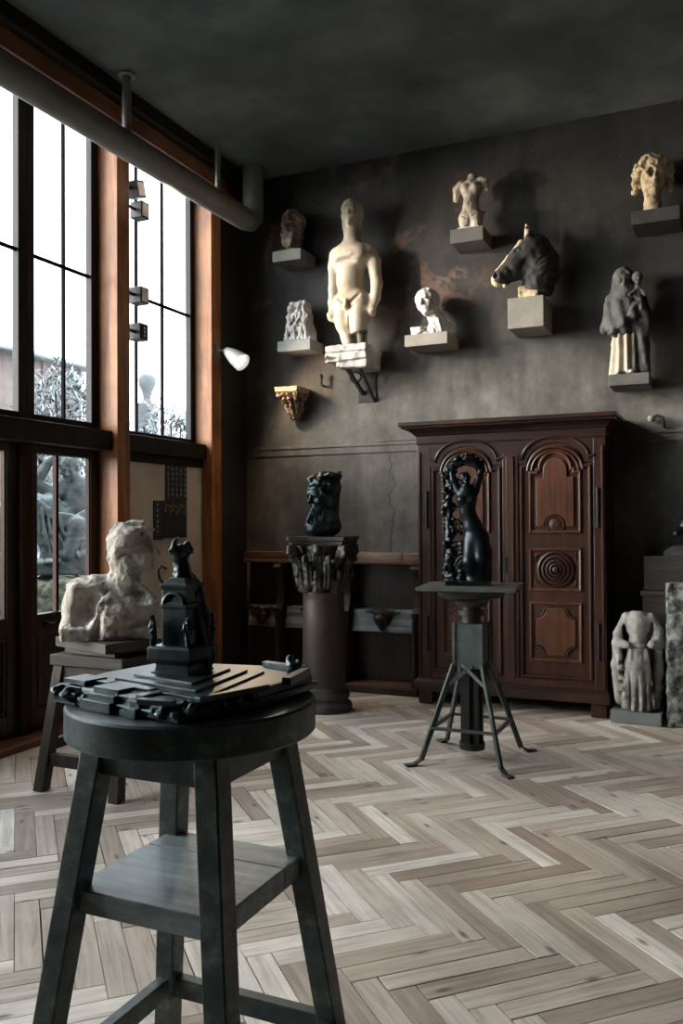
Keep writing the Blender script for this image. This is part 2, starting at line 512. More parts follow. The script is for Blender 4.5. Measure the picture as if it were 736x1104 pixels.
    M['subfloor'] = spotted('dark_joint', [(.3, (.012, .010, .009)), (.7, (.022, .018, .015))], 5)
    # walls
    m, nt, b = newmat('mottled_shaded_plaster')
    v = objco(nt)
    n1 = noise(nt, v, 1.1, 6, .6, .3); n2 = noise(nt, v, 4.5, 8, .68); n3 = noise(nt, objco(nt, (3, 3, .5)), 2.2, 6, .6)
    f = mth(nt, 'ADD', mth(nt, 'MULTIPLY', n1.outputs['Fac'], .45), mth(nt, 'ADD', mth(nt, 'MULTIPLY', n2.outputs['Fac'], .3), mth(nt, 'MULTIPLY', n3.outputs['Fac'], .25)))
    r = ramp(nt, [(.36, (.032, .029, .025)), (.46, (.068, .063, .055)), (.55, (.118, .111, .098)), (.66, (.21, .20, .178))]); nt.links.new(f, r.inputs[0])
    # flaked patches that show reddish plaster, mainly high up
    t = nt.nodes.new('ShaderNodeSeparateXYZ'); nt.links.new(v, t.inputs[0])
    n4 = noise(nt, v, 2.6, 7, .62, .4)
    hi = nt.nodes.new('ShaderNodeMapRange'); hi.inputs[1].default_value = 2.9; hi.inputs[2].default_value = 3.3; nt.links.new(t.outputs[2], hi.inputs[0])
    lf = nt.nodes.new('ShaderNodeMapRange'); lf.inputs[1].default_value = -1.5; lf.inputs[2].default_value = -1.9; nt.links.new(t.outputs[0], lf.inputs[0])
    msk = nt.nodes.new('ShaderNodeMapRange'); msk.inputs[1].default_value = .545; msk.inputs[2].default_value = .60; nt.links.new(n4.outputs['Fac'], msk.inputs[0])
    mm = mth(nt, 'MULTIPLY', mth(nt, 'MULTIPLY', hi.outputs[0], lf.outputs[0]), msk.outputs[0])
    rc = ramp(nt, [(.4, (.085, .036, .025)), (.6, (.17, .105, .078))]); nt.links.new(n2.outputs['Fac'], rc.inputs[0])
    c = r.outputs[0]
    # shade painted into the upper wall, where less light reaches
    so = nt.nodes.new('ShaderNodeMapRange'); so.inputs[1].default_value = 2.45; so.inputs[2].default_value = 3.3
    nt.links.new(mth(nt, 'MULTIPLY_ADD', n1.outputs['Fac'], 1.2, mth(nt, 'SUBTRACT', t.outputs[2], .6)), so.inputs[0])
    c = mixc(nt, mth(nt, 'MULTIPLY', so.outputs[0], .85), c, mixc(nt, .80, c, (.009, .009, .0095)))
    c = mixc(nt, mth(nt, 'MULTIPLY', mm, .7), c, rc.outputs[0])
    # thin cracks and scratches
    vo = nt.nodes.new('ShaderNodeTexVoronoi'); vo.feature = 'DISTANCE_TO_EDGE'; vo.inputs['Scale'].default_value = .8
    nd1 = noise(nt, v, 3, 4); nt.links.new(mixc(nt, .2, v, nd1.outputs['Color']), vo.inputs['Vector'])
    cr = ramp(nt, [(.0, (1, 1, 1)), (.008, (0, 0, 0))]); nt.links.new(vo.outputs['Distance'], cr.inputs[0])
    c = mixc(nt, mth(nt, 'MULTIPLY', cr.outputs[0], .22), c, (.03, .027, .024))
    # one long vertical crack below the rail
    nz = noise(nt, objco(nt, (.01, .01, 1)), 7, 5, .6)
    dx = mth(nt, 'ABSOLUTE', mth(nt, 'ADD', t.outputs[0], mth(nt, 'MULTIPLY_ADD', nz.outputs['Fac'], .22, 2.47)))
    zz = mth(nt, 'MULTIPLY', mth(nt, 'GREATER_THAN', t.outputs[2], 1.14), mth(nt, 'LESS_THAN', t.outputs[2], 1.99))
    c = mixc(nt, mth(nt, 'MULTIPLY', mth(nt, 'MULTIPLY', mth(nt, 'LESS_THAN', dx, .0045), zz), .85), c, (.012, .011, .010))
    sp = noise(nt, v, 26, 4, .7); ss = ramp(nt, [(.68, (0, 0, 0)), (.74, (1, 1, 1))]); nt.links.new(sp.outputs['Fac'], ss.inputs[0])
    c = mixc(nt, mth(nt, 'MULTIPLY', ss.outputs[0], .7), c, (.34, .31, .27))
    nt.links.new(c, b.inputs['Base Color']); b.inputs['Roughness'].default_value = .62; b.inputs['Specular IOR Level'].default_value = .3
    bump(nt, b, n2.outputs['Fac'], .35, .012); M['plaster'] = m
    M['ceiling'] = spotted('sooty_ceiling', [(.3, (.042, .050, .051)), (.5, (.08, .092, .092)), (.72, (.16, .172, .163))], 1.4, .8, 12, .2, .01, detail=8)
    M['dark_wall'] = spotted('dark_wall_paint', [(.3, (.012, .013, .014)), (.7, (.028, .028, .028))], 3, .6, 30, .2, .004)
    M['room_dark'] = spotted('room_wall_paint', [(.3, (.02, .02, .02)), (.7, (.04, .04, .038))], 2, .8, 30, .2, .004)
    M['cream_plaster'] = spotted('cream_plaster', [(.3, (.40, .345, .28)), (.5, (.52, .46, .385)), (.7, (.60, .545, .47))], 2.5, .85, 40, .25, .004)
    M['board'] = spotted('blackboard', [(.3, (.010, .012, .016)), (.7, (.022, .026, .032))], 4, .6, 60, .1, .002)
    M['chalk'] = spotted('pale_print', [(.3, (.10, .10, .10)), (.7, (.36, .36, .35))], 40, .8)
    M['pipe'] = spotted('pipe_paint', [(.3, (.12, .115, .10)), (.7, (.19, .182, .16))], 3, .5, 30, .1, .003)
    M['lamp_white'] = spotted('lamp_enamel', [(.3, (.20, .20, .195)), (.7, (.25, .25, .245))], 3, .4)
    m, nt, b = newmat('lamp_bulb'); b.inputs['Emission Color'].default_value = (1, .94, .86, 1); b.inputs['Emission Strength'].default_value = .8; M['bulb'] = m
    m, nt, b = newmat('floodlight_glass'); b.inputs['Base Color'].default_value = (.75, .68, .58, 1); b.inputs['Roughness'].default_value = .2; M['flood'] = m
    M['bar_black'] = spotted('matt_black_bars', [(.3, (.003, .003, .0035)), (.7, (.006, .006, .0065))], 5, .9, spec=.05)
    M['black_paint'] = spotted('black_paint', [(.3, (.010, .010, .011)), (.7, (.018, .018, .018))], 5, .45)
    # glass
    m = bpy.data.materials.new('pane_glass'); m.use_nodes = True; nt = m.node_tree; nt.nodes.clear()
    out = nt.nodes.new('ShaderNodeOutputMaterial'); mx = nt.nodes.new('ShaderNodeMixShader'); tr = nt.nodes.new('ShaderNodeBsdfTransparent'); gl = nt.nodes.new('ShaderNodeBsdfGlossy'); fr = nt.nodes.new('ShaderNodeLayerWeight')
    tr.inputs[0].default_value = (.93, .95, .95, 1); gl.inputs['Roughness'].default_value = .03; fr.inputs[0].default_value = .5
    fp = mth(nt, 'MULTIPLY_ADD', mth(nt, 'POWER', fr.outputs['Facing'], 5.0), .5, .02)
    nt.links.new(fp, mx.inputs[0]); nt.links.new(tr.outputs[0], mx.inputs[1]); nt.links.new(gl.outputs[0], mx.inputs[2]); nt.links.new(mx.outputs[0], out.inputs[0]); M['glass'] = m
    # outdoors: snow settles on what faces up
    def snowy(name, stops, scale, lo, hi, rough=.8, metal=0.0, snow=(.80, .83, .85)):
        m, nt, b = newmat(name)
        v = objco(nt); n = noise(nt, v, scale, 6, .65)
        r = ramp(nt, stops); nt.links.new(n.outputs['Fac'], r.inputs[0])
        g = nt.nodes.new('ShaderNodeNewGeometry'); x = nt.nodes.new('ShaderNodeSeparateXYZ'); nt.links.new(g.outputs['Normal'], x.inputs[0])
        q = mth(nt, 'ADD', x.outputs[2], mth(nt, 'MULTIPLY_ADD', n.outputs['Fac'], .6, -.3))
        mr = nt.nodes.new('ShaderNodeMapRange'); mr.inputs[1].default_value = lo; mr.inputs[2].default_value = hi; nt.links.new(q, mr.inputs[0])
        nt.links.new(mixc(nt, mr.outputs[0], r.outputs[0], snow), b.inputs['Base Color'])
        b.inputs['Roughness'].default_value = rough; b.inputs['Metallic'].default_value = metal
        n2 = noise(nt, v, scale*4, 4); bump(nt, b, n2.outputs['Fac'], .4, .01)
        return m
    M['snow_bronze'] = snowy('snowy_green_bronze', [(.3, (.004, .007, .007)), (.55, (.010, .017, .0165)), (.75, (.022, .033, .031))], 9, .52, .80, .6, 0.0, (.085, .105, .11))
    M['snow_leaf'] = snowy('snowy_leaves', [(.3, (.008, .020, .017)), (.6, (.022, .042, .037)), (.8, (.05, .075, .065))], 6, .15, .5, .8, 0.0, (.30, .33, .34))
    M['snow_twig'] = spotted('snow_on_twigs', [(.3, (.22, .24, .25)), (.7, (.50, .53, .55))], 5, .9)
    M['snow_ground'] = spotted('snowy_ground', [(.35, (.05, .055, .05)), (.5, (.16, .17, .17)), (.65, (.35, .37, .38))], 2.5, .9, 30, .5, .02)
    M['garden_stone'] = spotted('mossy_stone', [(.35, (.022, .024, .016)), (.5, (.052, .054, .035)), (.65, (.10, .10, .07))], 16, .9, 50, .8, .015, detail=8)
    M['brick'] = spotted('pale_brick', [(.3, (.115, .088, .083)), (.7, (.175, .14, .133))], 3, .9)
    M['urn_stone'] = snowy('snowy_urn_stone', [(.3, (.07, .075, .078)), (.7, (.12, .125, .13))], 5, .5, .9, .8, 0.0, (.2, .21, .215))
    M['roof'] = snowy('snowy_roof', [(.3, (.16, .18, .19)), (.7, (.24, .26, .27))], 2, .4, 1.2, .7, 0.0, (.34, .38, .40))
build_materials()
# ------------------------------------------------------------------ the room
WL, WR, WB, WF, CE = -3.97, 3.2, 6.765, -3.0, 4.50
XG = -4.17                                     # plane of the window glass

def struct(o, label=None):
    return tag(o, label, None, None, 'structure')

# floor: oak planks laid in herringbone, one mesh, each plank its own island
def build_floor():
    L, w, gap, th = 0.522, 0.087, 0.0016, 0.012
    eH = np.array((math.cos(PI/4), math.sin(PI/4))); eV = np.array((math.cos(PI/4), -math.sin(PI/4)))
    O = np.array((-0.75, 2.46))
    vs, fs, uvs = [], [], []
    x0, x1, y0, y1 = WL-.1, WR, WF, WB
    def clip(poly):
        for ax, lim, sg in ((0, x0, 1), (0, x1, -1), (1, y0, 1), (1, y1, -1)):
            out = []
            for i in range(len(poly)):
                a, b = poly[i-1], poly[i]
                da, db = sg*(a[ax]-lim), sg*(b[ax]-lim)
                if (da >= 0) != (db >= 0):
                    t = da/(da-db); out.append(a+(b-a)*t)
                if db >= 0: out.append(b)
            poly = out
            if not poly: return None
        return poly
    for j in range(-16, 17):
        for k in range(-130, 130):
            for typ in (0, 1):
                if typ == 0: a0, a1, b0, b1 = k*w, k*w+L, k*w, k*w+w
                else: a0, a1, b0, b1 = k*w+L, k*w+L+w, k*w-L+w, k*w+w
                a0 += 2*L*j; a1 += 2*L*j
                c = O+eH*(a0+a1)/2+eV*(b0+b1)/2
                if not (x0-.5 < c[0] < x1+.5 and y0-.5 < c[1] < y1+.5): continue
                g = gap*random.choice((.5, .9, 1.2, 1.7, 2.3))
                q = [(a0+g, b0+g), (a1-g, b0+g), (a1-g, b1-g), (a0+g, b1-g)]
                P = [O+eH*a+eV*b for a, b in q][::-1]
                P = clip(P)
                if not P or len(P) < 3: continue
                n = len(vs); m = len(P); dz = random.uniform(-.0012, 0)
                u0 = random.uniform(0, 50); v0 = random.uniform(0, 50)
                ctr = sum(P)/m
                ring = [ctr+(p-ctr)*1.0 for p in P]
                for p in ring: vs.append((p[0], p[1], -th))
                for p in ring: vs.append((p[0], p[1], dz-.0004))
                ins = poly_inset([tuple(p) for p in P], .0008)
                for p in ins: vs.append((p[0], p[1], dz))
                F = [tuple(n+2*m+i for i in range(m))]
                for lv in (0, 1):
                    F += [(n+lv*m+i, n+lv*m+(i+1) % m, n+(lv+1)*m+(i+1) % m, n+(lv+1)*m+i) for i in range(m)]
                fs += F
                for p in list(P)*2+list(ins):
                    d = np.array(p)-O; s_, t_ = (d@eH, d@eV) if typ == 0 else (d@eV, d@eH)
                    uvs.append((s_+u0, t_+v0))
    n = len(vs)
    vs += [(x0-.05, y0, -.05), (x1, y0, -.05), (x1, y1, -.05), (x0-.05, y1, -.05), (x0-.05, y0, -.010), (x1, y0, -.010), (x1, y1, -.010), (x0-.05, y1, -.010)]
    uvs += [(0, 0)]*8
    fs += [tuple(n+i for i in f) for f in [(0, 3, 2, 1), (4, 5, 6, 7), (0, 1, 5, 4), (1, 2, 6, 5), (2, 3, 7, 6), (3, 0, 4, 7)]]
    me = bpy.data.meshes.new('floor'); me.from_pydata(vs, [], fs); me.update()
    ul = me.uv_layers.new(name='plank')
    li = np.empty(len(me.loops), np.int32); me.loops.foreach_get('vertex_index', li)
    ul.data.foreach_set('uv', np.array(uvs, np.float32)[li].ravel())
    me.materials.append(M['floor']); me.materials.append(M['subfloor'])
    mi = np.zeros(len(me.polygons), np.int32); mi[-6:] = 1
    me.polygons.foreach_set('material_index', mi)
    o = link('floor', me, None); struct(o, 'worn grey oak herringbone parquet floor')
build_floor()

struct(MB().box(WL-.35, WR+.1, WF-.1, WB+.1, CE, CE+.1).build('ceiling', M['ceiling']), 'dark sooty ceiling')
wb = struct(MB().box(WL-.35, WR+.1, WB, WB+.12, -.05, CE).build('wall_back', M['plaster']), 'dark mottled plaster wall with sculptures')
struct(MB().box(WR, WR+.1, WF, WB, -.05, CE).build('wall_right', M['room_dark']))
struct(MB().box(WL-.35, WR+.1, WF-.1, WF, -.05, CE).build('wall_front', M['room_dark']))
# rails on the back wall
tr = MB()
tr.box(WL, WR, WB-.022, WB+.001, 2.045, 2.075); tr.box(WL, WR, WB-.012, WB+.001, 1.985, 2.045)
struct(tr.build('trim_1', M['plaster'], bevel=.004), 'dado rail along the plaster wall')
struct(MB().box(-2.72, -2.30, WB-.028, WB-.021, 2.078, 2.10).build('trim_2', M['plaster']))
# dark strip added for the shadow at the ceiling edge, above the header
struct(MB().box(WL-.02, WL+.10, WF, WB, CE-.10, CE).build('trim_3', M['frame_dark']), 'dark strip standing for the shadow under the ceiling')
struct(MB().box(WL-.2, WL+.02, WF, WB, CE-.225, CE-.10).build('trim_4', M['pine_beam'], bevel=.006), 'reddish timber header above the windows')

# left wall: solid section near the corner, panel below window 3, dark skin
POSTS = [(6.162, 6.31), (4.93, 5.07), (3.35, 3.49), (1.77, 1.91), (0.19, 0.33)]
wl = MB()
wl.box(WL-.2, WL-.02, 6.30, WB, -.05, CE-.2); wl.box(WL-.2, WL-.02, WF, .20, -.05, CE-.2); wl.box(WL-.26, WL-.2, WF, WB, CE-.225, CE)
struct(wl.build('wall_left', M['dark_wall']), 'dark wall between the last post and the corner')
wp = MB(); wp.box(WL-.17, WL-.10, 5.06, 6.17, -.05, 1.93)
struct(wp.build('trim_30', M['cream_plaster']), 'cream plaster panel below the third window')
struct(MB().box(WL-.17, WL-.085, 5.06, 6.17, -.05, .60).build('trim_31', M['door_dark']))
for i, (a, b) in enumerate(POSTS):
    o = MB().box(WL-.235, WL, a, b, 0, CE-.222).build('trim_%d' % (5+i), M['pine_post'], bevel=.006)
    struct(o, ['stained pine post by the cone lamp', 'stained pine post between the windows'][i] if i < 2 else None)

def window(name, y0, y1, z0, z1, ms, zb, mat='frame_dark', label=None, fr=.07):
    f = MB()
    X0, X1 = XG-.03, XG+.025
    f.box(X0, X1, y0, y0+fr, z0, z1); f.box(X0, X1, y1-fr, y1, z0, z1)
    f.box(X0, X1, y0+fr, y1-fr, z0, z0+fr); f.box(X0, X1, y0+fr, y1-fr, z1-fr, z1)
    o = struct(f.build(name, M[mat], bevel=.004), label)
    for y in ms:
        MB().box(XG-.012, XG+.012, y-.008, y+.008, z0+fr, z1-fr).build('mullion', M['bar_black'], o)
    for z in zb:
        MB().box(XG-.012, XG+.012, y0+fr, y1-fr, z-.010, z+.010).build('glazing_bar', M['bar_black'], o)
    MB().box(XG-.003, XG+.003, y0+fr-.01, y1-fr+.01, z0+fr-.01, z1-fr+.01).build('glass', M['glass'], o)
    return o
ZS, ZT = 2.05, 4.28
window('window_3', 5.07, 6.162, ZS, ZT, (5.40, 5.735), (3.16,), label='tall window between the two pine posts', fr=.055)
window('window_2', 4.235, 4.93, ZS, ZT, (4.60,), (3.17,), label='tall window left of the pine post')
window('window_1', 3.49, 4.235, ZS, ZT, (3.86,), (3.17,), label='window at the left edge')
n = 4
for (pa, pb) in zip(POSTS[2:-1], POSTS[3:]):
    a, b = pb[1], pa[0]; mid = (a+b)/2
    window('window_%d' % n, mid, b, ZS, ZT, ((mid+b)/2,), (3.17,)); window('window_%d' % (n+1), a, mid, ZS, ZT, ((mid+a)/2,), (3.17,)); n += 2
# transom beams, thresholds and glazed doors of every bay
tb = MB()
for i in range(1, len(POSTS)-1):
    tb.box(WL-.19, WL-.05, POSTS[i+1][1]-.01, POSTS[i][0]+.01, 1.92, ZS+.01)
struct(tb.build('trim_20', M['frame_dark'], bevel=.005), 'dark transom beam below the upper windows')
t3 = MB(); t3.box(WL-.19, WL-.06, 5.06, 6.17, 1.93, ZS+.01); t3.box(WL-.15, WL-.09, 5.06, 6.17, 1.86, 1.93)
struct(t3.build('trim_21', M['frame_dark'], bevel=.005), 'dark sill below the third window')
th = MB(); th.box(WL-.25, WL+.02, .2, 6.3, -.01, .045)
struct(th.build('trim_22', M['pine_beam'], bevel=.005), 'reddish timber threshold along the doors')

def door(name, y0, y1, mull=None, label=None):
    zb, zt, lo = .045, 1.93, .80
    X0, X1 = XG-.025, XG+.03
    f = MB(); st = .085
    f.box(X0, X1, y0, y0+st, zb, zt); f.box(X0, X1, y1-st, y1, zb, zt)
    f.box(X0, X1, y0+st, y1-st, zt-.07, zt); f.box(X0, X1, y0+st, y1-st, lo-.12, lo); f.box(X0, X1, y0+st, y1-st, zb, zb+.14)
    f.box(XG-.02, XG+.015, y0+st, y1-st, zb+.13, lo-.11)
    o = struct(f.build(name, M['door_dark'], bevel=.004), label)
    pm = MB(); q = .02
    a, b, c, d = y0+st+.01, y1-st-.01, zb+.15, lo-.13
    for (u0, u1, w0, w1) in ((a, b, c, c+q), (a, b, d-q, d), (a, a+q, c+q, d-q), (b-q, b, c+q, d-q)):
        pm.box(XG+.014, XG+.03, u0, u1, w0, w1)
    pm.build('panel_moulding', M['door_dark'], o, bevel=.004)
    bd = MB(); q = .012
    a, b, c, d = y0+st, y1-st, lo, zt-.07
    for (u0, u1, w0, w1) in ((a, a+q, c, d), (b-q, b, c, d)):
        bd.box(XG-.012, XG+.02, u0, u1, w0, w1)
    bd.build('glazing_bead', M['door_red'], o)
    if mull: MB().box(XG-.012, XG+.018, mull-.013, mull+.013, lo, zt-.07).build('mullion', M['door_red'], o)
    MB().box(XG-.003, XG+.003, a-.01, b+.01, c-.01, d+.01).build('glass', M['glass'], o)
    return o
d2 = door('door_2', 4.235, 4.93, 4.52, 'dark glazed door leaf beside the pine post')
hb = MB(); hb.box(XG+.04, XG+.055, 4.36, 4.44, .715, .755); hb.tube([(XG+.05, 4.37, .735), (XG+.075, 4.37, .735), (XG+.075, 4.43, .735), (XG+.05, 4.43, .735)], .006, 8)
hb.build('door_bolt', M['black_iron'], d2, label='black iron bolt')
door('door_1', 3.49, 4.145, 3.83, 'dark glazed door leaf at the left edge')
struct(MB().box(XG-.03, XG+.07, 4.145, 4.235, .045, 1.93).build('trim_23', M['door_red'], bevel=.004), 'reddish stile between the two door leaves')
n = 3
for (pa, pb) in zip(POSTS[2:-1], POSTS[3:]):
    a, b = pb[1], pa[0]; mid = (a+b)/2
    door('door_%d' % n, mid, b, (mid+b)/2); door('door_%d' % (n+1), a, mid, (mid+a)/2); n += 2

# duct under the ceiling
PX, PR = -3.75, .095
PZ = 4.0
pm = thing('ceiling_duct', 'thick grey pipe running below the ceiling along the windows', 'pipe', (PX, 6.4, PZ))
MB().tube([(0, -8.9, 0), (0, -.05, 0)], PR, 32).build('pipe_run', M['pipe'], pm)
el = MB(); el.tube([(0, -.05, 0), (0, .03, .015), (0, .075, .06), (0, .09, .13), (0, .09, CE-PZ)], PR*.98, 28)
el.build('elbow', M['pipe'], pm)
hg = MB(); hg.tube([(0, -1.64, .05), (0, -1.64, CE-PZ)], .032, 14); hg.build('hanger', M['pipe'], pm)
fl = MB(); fl.lathe([(.062, 0), (.058, .010), (.036, .02)][::-1], 18, (0, -1.64, CE-PZ-.02)); fl.build('plaster_flange', M['shelf_light'], pm, label='pale crumbling plaster collar')
h2 = MB(); h2.tube([(0, -.48, .05), (0, -.48, CE-PZ)], .022, 12); h2.build('hanger', M['pipe'], pm)
# ------------------------------------------------------------------ armoire
def build_armoire():
    X0, X1, Y0, Y1 = -2.18, -.78, 6.28, 6.762
    t = thing('armoire', 'large carved walnut armoire with two arched panel doors and a moulded cornice', 'wardrobe', ((X0+X1)/2, 6.52, 0))
    cx, cy = (X0+X1)/2, 6.52
    def bd(mb, name, mat, bevel=.003, par=None, label=None):
        mb.v = [(x-cx, y-cy, z) for x, y, z in mb.v]
        return mb.build(name, mat, par or t, bevel=bevel, label=label)
    b = MB()
    b.box(X0, X1, Y0+.045, Y1, .17, 1.99)
    # front frame with openings for the doors
    DL, DR, C0, C1 = X0+.105, X1-.085, -1.515, -1.400
    b.box(X0, DL, Y0, Y0+.05, .17, 1.99); b.box(DR, X1, Y0, Y0+.05, .17, 1.99)
    b.box(DL, DR, Y0, Y0+.05, .17, .245)
    bd(b, 'body', M['walnut'], .004)
    m = MB(); m.box(C0, C1, Y0-.006, Y0+.05, .245, 1.90); m.box(C0+.03, C1-.03, Y0-.018, Y0, .25, 1.88); bd(m, 'centre_post', M['walnut'])
    # top frieze, its lower edge follows the arched door heads
    def head_pts(a, b_, zs, cxx, r, zt, n=18):
        pts = [(a, zs), (cxx-r, zs)]
        return pts
    fr = MB()
    def arch(cxx, r, zc, h, n=20, rev=False):
        p = [(cxx-r*math.cos(PI*i/n), zc+h*math.sin(PI*i/n)) for i in range(n+1)]
        return p[::-1] if rev else p
    cl, cr = (DL+C0)/2, (C1+DR)/2
    zs = 1.815
    low = [(DL, zs)]+arch(cl, .205, zs, .15)+[(C0, zs), (C1, zs)]+arch(cr, .205, zs, .15)+[(DR, zs)]
    for (p, q) in zip(low[:-1], low[1:]):
        if q[0]-p[0] < 1e-6: continue
        fr.prism([(p[0], p[1]), (q[0], q[1]), (q[0], 1.99), (p[0], 1.99)], Y0, Y0+.05, 'y')
    bd(fr, 'frieze', M['walnut_x'], 0)
    for c in (cl, cr):
        am = MB()
        pts = [(c-.28, Y0-.004, zs+.055)]+[(c-.235*math.cos(PI*i/20), Y0-.004, zs+.04+.155*math.sin(PI*i/20)) for i in range(21)]+[(c+.28, Y0-.004, zs+.055)]
        am.tube(pts, .011, 8)
        bd(am, 'arch_moulding', M['walnut_x'], 0)
    # cornice
    prof = [(0, 1.985), (.008, 2.0), (.010, 2.055), (.022, 2.062), (.03, 2.075), (.065, 2.098), (.10, 2.108), (.104, 2.122), (.120, 2.126), (.120, 2.150), (.116, 2.156)]
    co = MB(); rs = []
    for o_, z in prof:
        rs.append([(X0-o_, Y0-o_, z), (X1+o_*.75, Y0-o_, z), (X1+o_*.75, Y1, z), (X0-o_, Y1, z)])
    co.rings(rs, True, True); bd(co, 'cornice', M['walnut_x'], .003)
    base = MB(); rs = []
    for o_, z in [(0, .20), (.012, .19), (.03, .17), (.034, .14), (.034, .105), (0, .105)][::-1]:
        rs.append([(X0-o_, Y0-o_, z), (X1+o_*.6, Y0-o_, z), (X1+o_*.6, Y1, z), (X0-o_, Y1, z)])
    base.rings(rs, True, True); bd(base, 'plinth_moulding', M['walnut_x'], .003)
    for (fx, fy) in ((X0+.05, Y0+.06), (X1-.06, Y0+.06), (X0+.05, Y1-.07), (X1-.06, Y1-.07)):
        f = MB(); f.box(fx-.055, fx+.055, fy-.055, fy+.055, 0, .107); bd(f, 'foot', M['walnut'], .008)
    # side trim
    for bx in (X0+.02, X1-.02):
        st = MB(); st.tube([(bx, Y0-.004, .21), (bx, Y0-.004, 1.93)], .011, 8); bd(st, 'corner_bead', M['walnut'], 0)
    P1 = [(0, 0), (.004, .016), (.012, .024), (.022, .024), (.03, .012), (.036, .012), (.042, .02), (.05, .02), (.058, .004), (.064, .002)]
    for side, (a, b_) in enumerate(((DL, C0), (C1, DR))):
        c = (a+b_)/2
        d = MB()
        lead = [(a+.002, .247), (b_-.002, .247), (b_-.002, zs-.003)]+arch(c, .203, zs-.003, .148, 20, True)+[(a+.002, zs-.003)]
        d.prism(lead, Y0+.008, Y0+.046, 'y')
        door = bd(d, 'door', M['walnut'], 0)
        fm = MB()
        moulding(fm, [(p[0], p[1]) for p in poly_inset(lead, .008)], [(0, -.002), (.003, .012), (.012, .02), (.022, .018), (.028, .004), (.03, -.002)], Y0+.008, False)
        bd(fm, 'door_frame_moulding', M['walnut'], 0, door)
        pl, pr = c-.192, c+.188
        # upper panel: arched head with square shoulders, round notch at the foot
        zc = 1.765; r = .125
        up = [(pl, 1.305), (pr, 1.305), (pr, zc)]+[(c+r+.02, zc), (c+r+.02, zc+.02)]+[(c+r*math.cos(PI*i/18), zc+.02+.125*math.sin(PI*i/18)) for i in range(19)]+[(c-r-.02, zc+.02), (c-r-.02, zc), (pl, zc)]
        um = MB(); moulding(um, up, [(0, 0), (.004, .014), (.012, .02), (.02, .018), (.028, .004), (.034, -.006)], Y0+.01, True)
        u = bd(um, 'upper_panel', M['walnut_panel'], 0, door)
        q = MB()
        inn = [(pl+.055, 1.36)]+[(c-.085, 1.36)]+[(c-.08*math.cos(PI*i/14), 1.36+.085*math.sin(PI*i/14)) for i in range(15)]+[(c+.085, 1.36), (pr-.055, 1.36), (pr-.055, zc-.05), (c+.085, zc-.05), (c+.085, zc-.02)]+[(c+.085*math.cos(PI*i/14), zc+.0+.09*math.sin(PI*i/14)) for i in range(15)]+[(c-.085, zc-.02), (c-.085, zc-.05), (pl+.055, zc-.05)]
        q.prism(inn, Y0-.006, Y0+.012, 'y'); bd(q, 'raised_field', M['walnut_panel'], .004, u)
        q = MB(); q.rings([[(c+rr*math.cos(PI*2*i/24), Y0+.004-oo, 1.372+rr*math.sin(PI*2*i/24)) for i in range(24)] for rr, oo in ((.07, 0), (.066, .012), (.056, .012), (.05, .004), (.045, .008), (.02, .014))])
        bd(q, 'half_round_carving', M['walnut'], 0, u)
        for rr in (.165, .195):
            q = MB(); q.tube([(c-rr*math.cos(PI*i/20), Y0-.004, zc+.0+.87*rr*math.sin(PI*i/20)) for i in range(21)], .011, 8)
            bd(q, 'arch_moulding', M['walnut'], 0, u)
        # middle panel with turned rosette
        mid = [(pl, .885), (pr, .885), (pr, 1.205), (pl, 1.205)]
        mm = MB(); moulding(mm, mid, [(0, 0), (.004, .014), (.012, .02), (.02, .016), (.028, .004), (.034, -.004)], Y0+.01, True)
        u = bd(mm, 'middle_panel', M['walnut_panel'], 0, door)
        ro = MB(); prof = [(.135, 0), (.133, .016), (.122, .022), (.112, .006), (.104, .006), (.10, .02), (.09, .022), (.082, .006), (.076, .006), (.071, .022), (.061, .024), (.054, .008), (.05, .008), (.045, .024), (.036, .026), (.030, .010), (.026, .010), (.02, .03), (.008, .034)]
        ro.rings([[(c+rr*math.cos(2*PI*i/40), Y0+.012-oo, 1.045+rr*math.sin(2*PI*i/40)) for i in range(40)] for rr, oo in prof])
        bd(ro, 'rosette', M['walnut'], 0, u)
        for sx in (-1, 1):
            for sz in (-1, 1):
                k = MB()
                px, pz = c+sx*.148, 1.045+sz*.118
                tri = [(px, pz), (px-sx*.055, pz), (px-sx*.02, pz-sz*.018), (px, pz-sz*.05)]
                if sx*sz > 0: tri = tri[::-1]
                k.prism(tri if True else tri, Y0-.004, Y0+.012, 'y')
                bd(k, 'corner_carving', M['walnut'], .003, u)
        # lower panel with scalloped corners
        lo = [(pl, .375), (pr, .375), (pr, .815), (pl, .815)]
        lm = MB(); moulding(lm, lo, [(0, 0), (.004, .014), (.012, .02), (.02, .016), (.028, .004), (.034, -.004)], Y0+.01, True)
        u = bd(lm, 'lower_panel', M['walnut_panel'], 0, door)
        q = MB(); x0, x1, z0, z1, rr = pl+.05, pr-.05, .425, .765, .075
        def sc(cx_, cz_, a0): return [(cx_+rr*math.cos(a0-PI/2*i/10), cz_+rr*math.sin(a0-PI/2*i/10)) for i in range(11)]
        inn = sc(x0, z0, PI/2)+sc(x1, z0, PI)+sc(x1, z1, 3*PI/2)+sc(x0, z1, 2*PI)
        q.prism(inn, Y0-.006, Y0+.012, 'y'); bd(q, 'raised_field', M['walnut_panel'], .004, u)
        for (cx_, cz_, a0) in ((x0, z0, PI/2), (x1, z0, PI), (x1, z1, 3*PI/2), (x0, z1, 2*PI)):
            q = MB(); q.tube([(p[0], Y0+.0, p[1]) for p in [(cx_+(rr-.012)*math.cos(a0-PI/2*i/10), cz_+(rr-.012)*math.sin(a0-PI/2*i/10)) for i in range(11)]], .008, 6)
            bd(q, 'scallop_moulding', M['walnut'], 0, u)
        hx = a-.03 if side == 0 else b_+.03
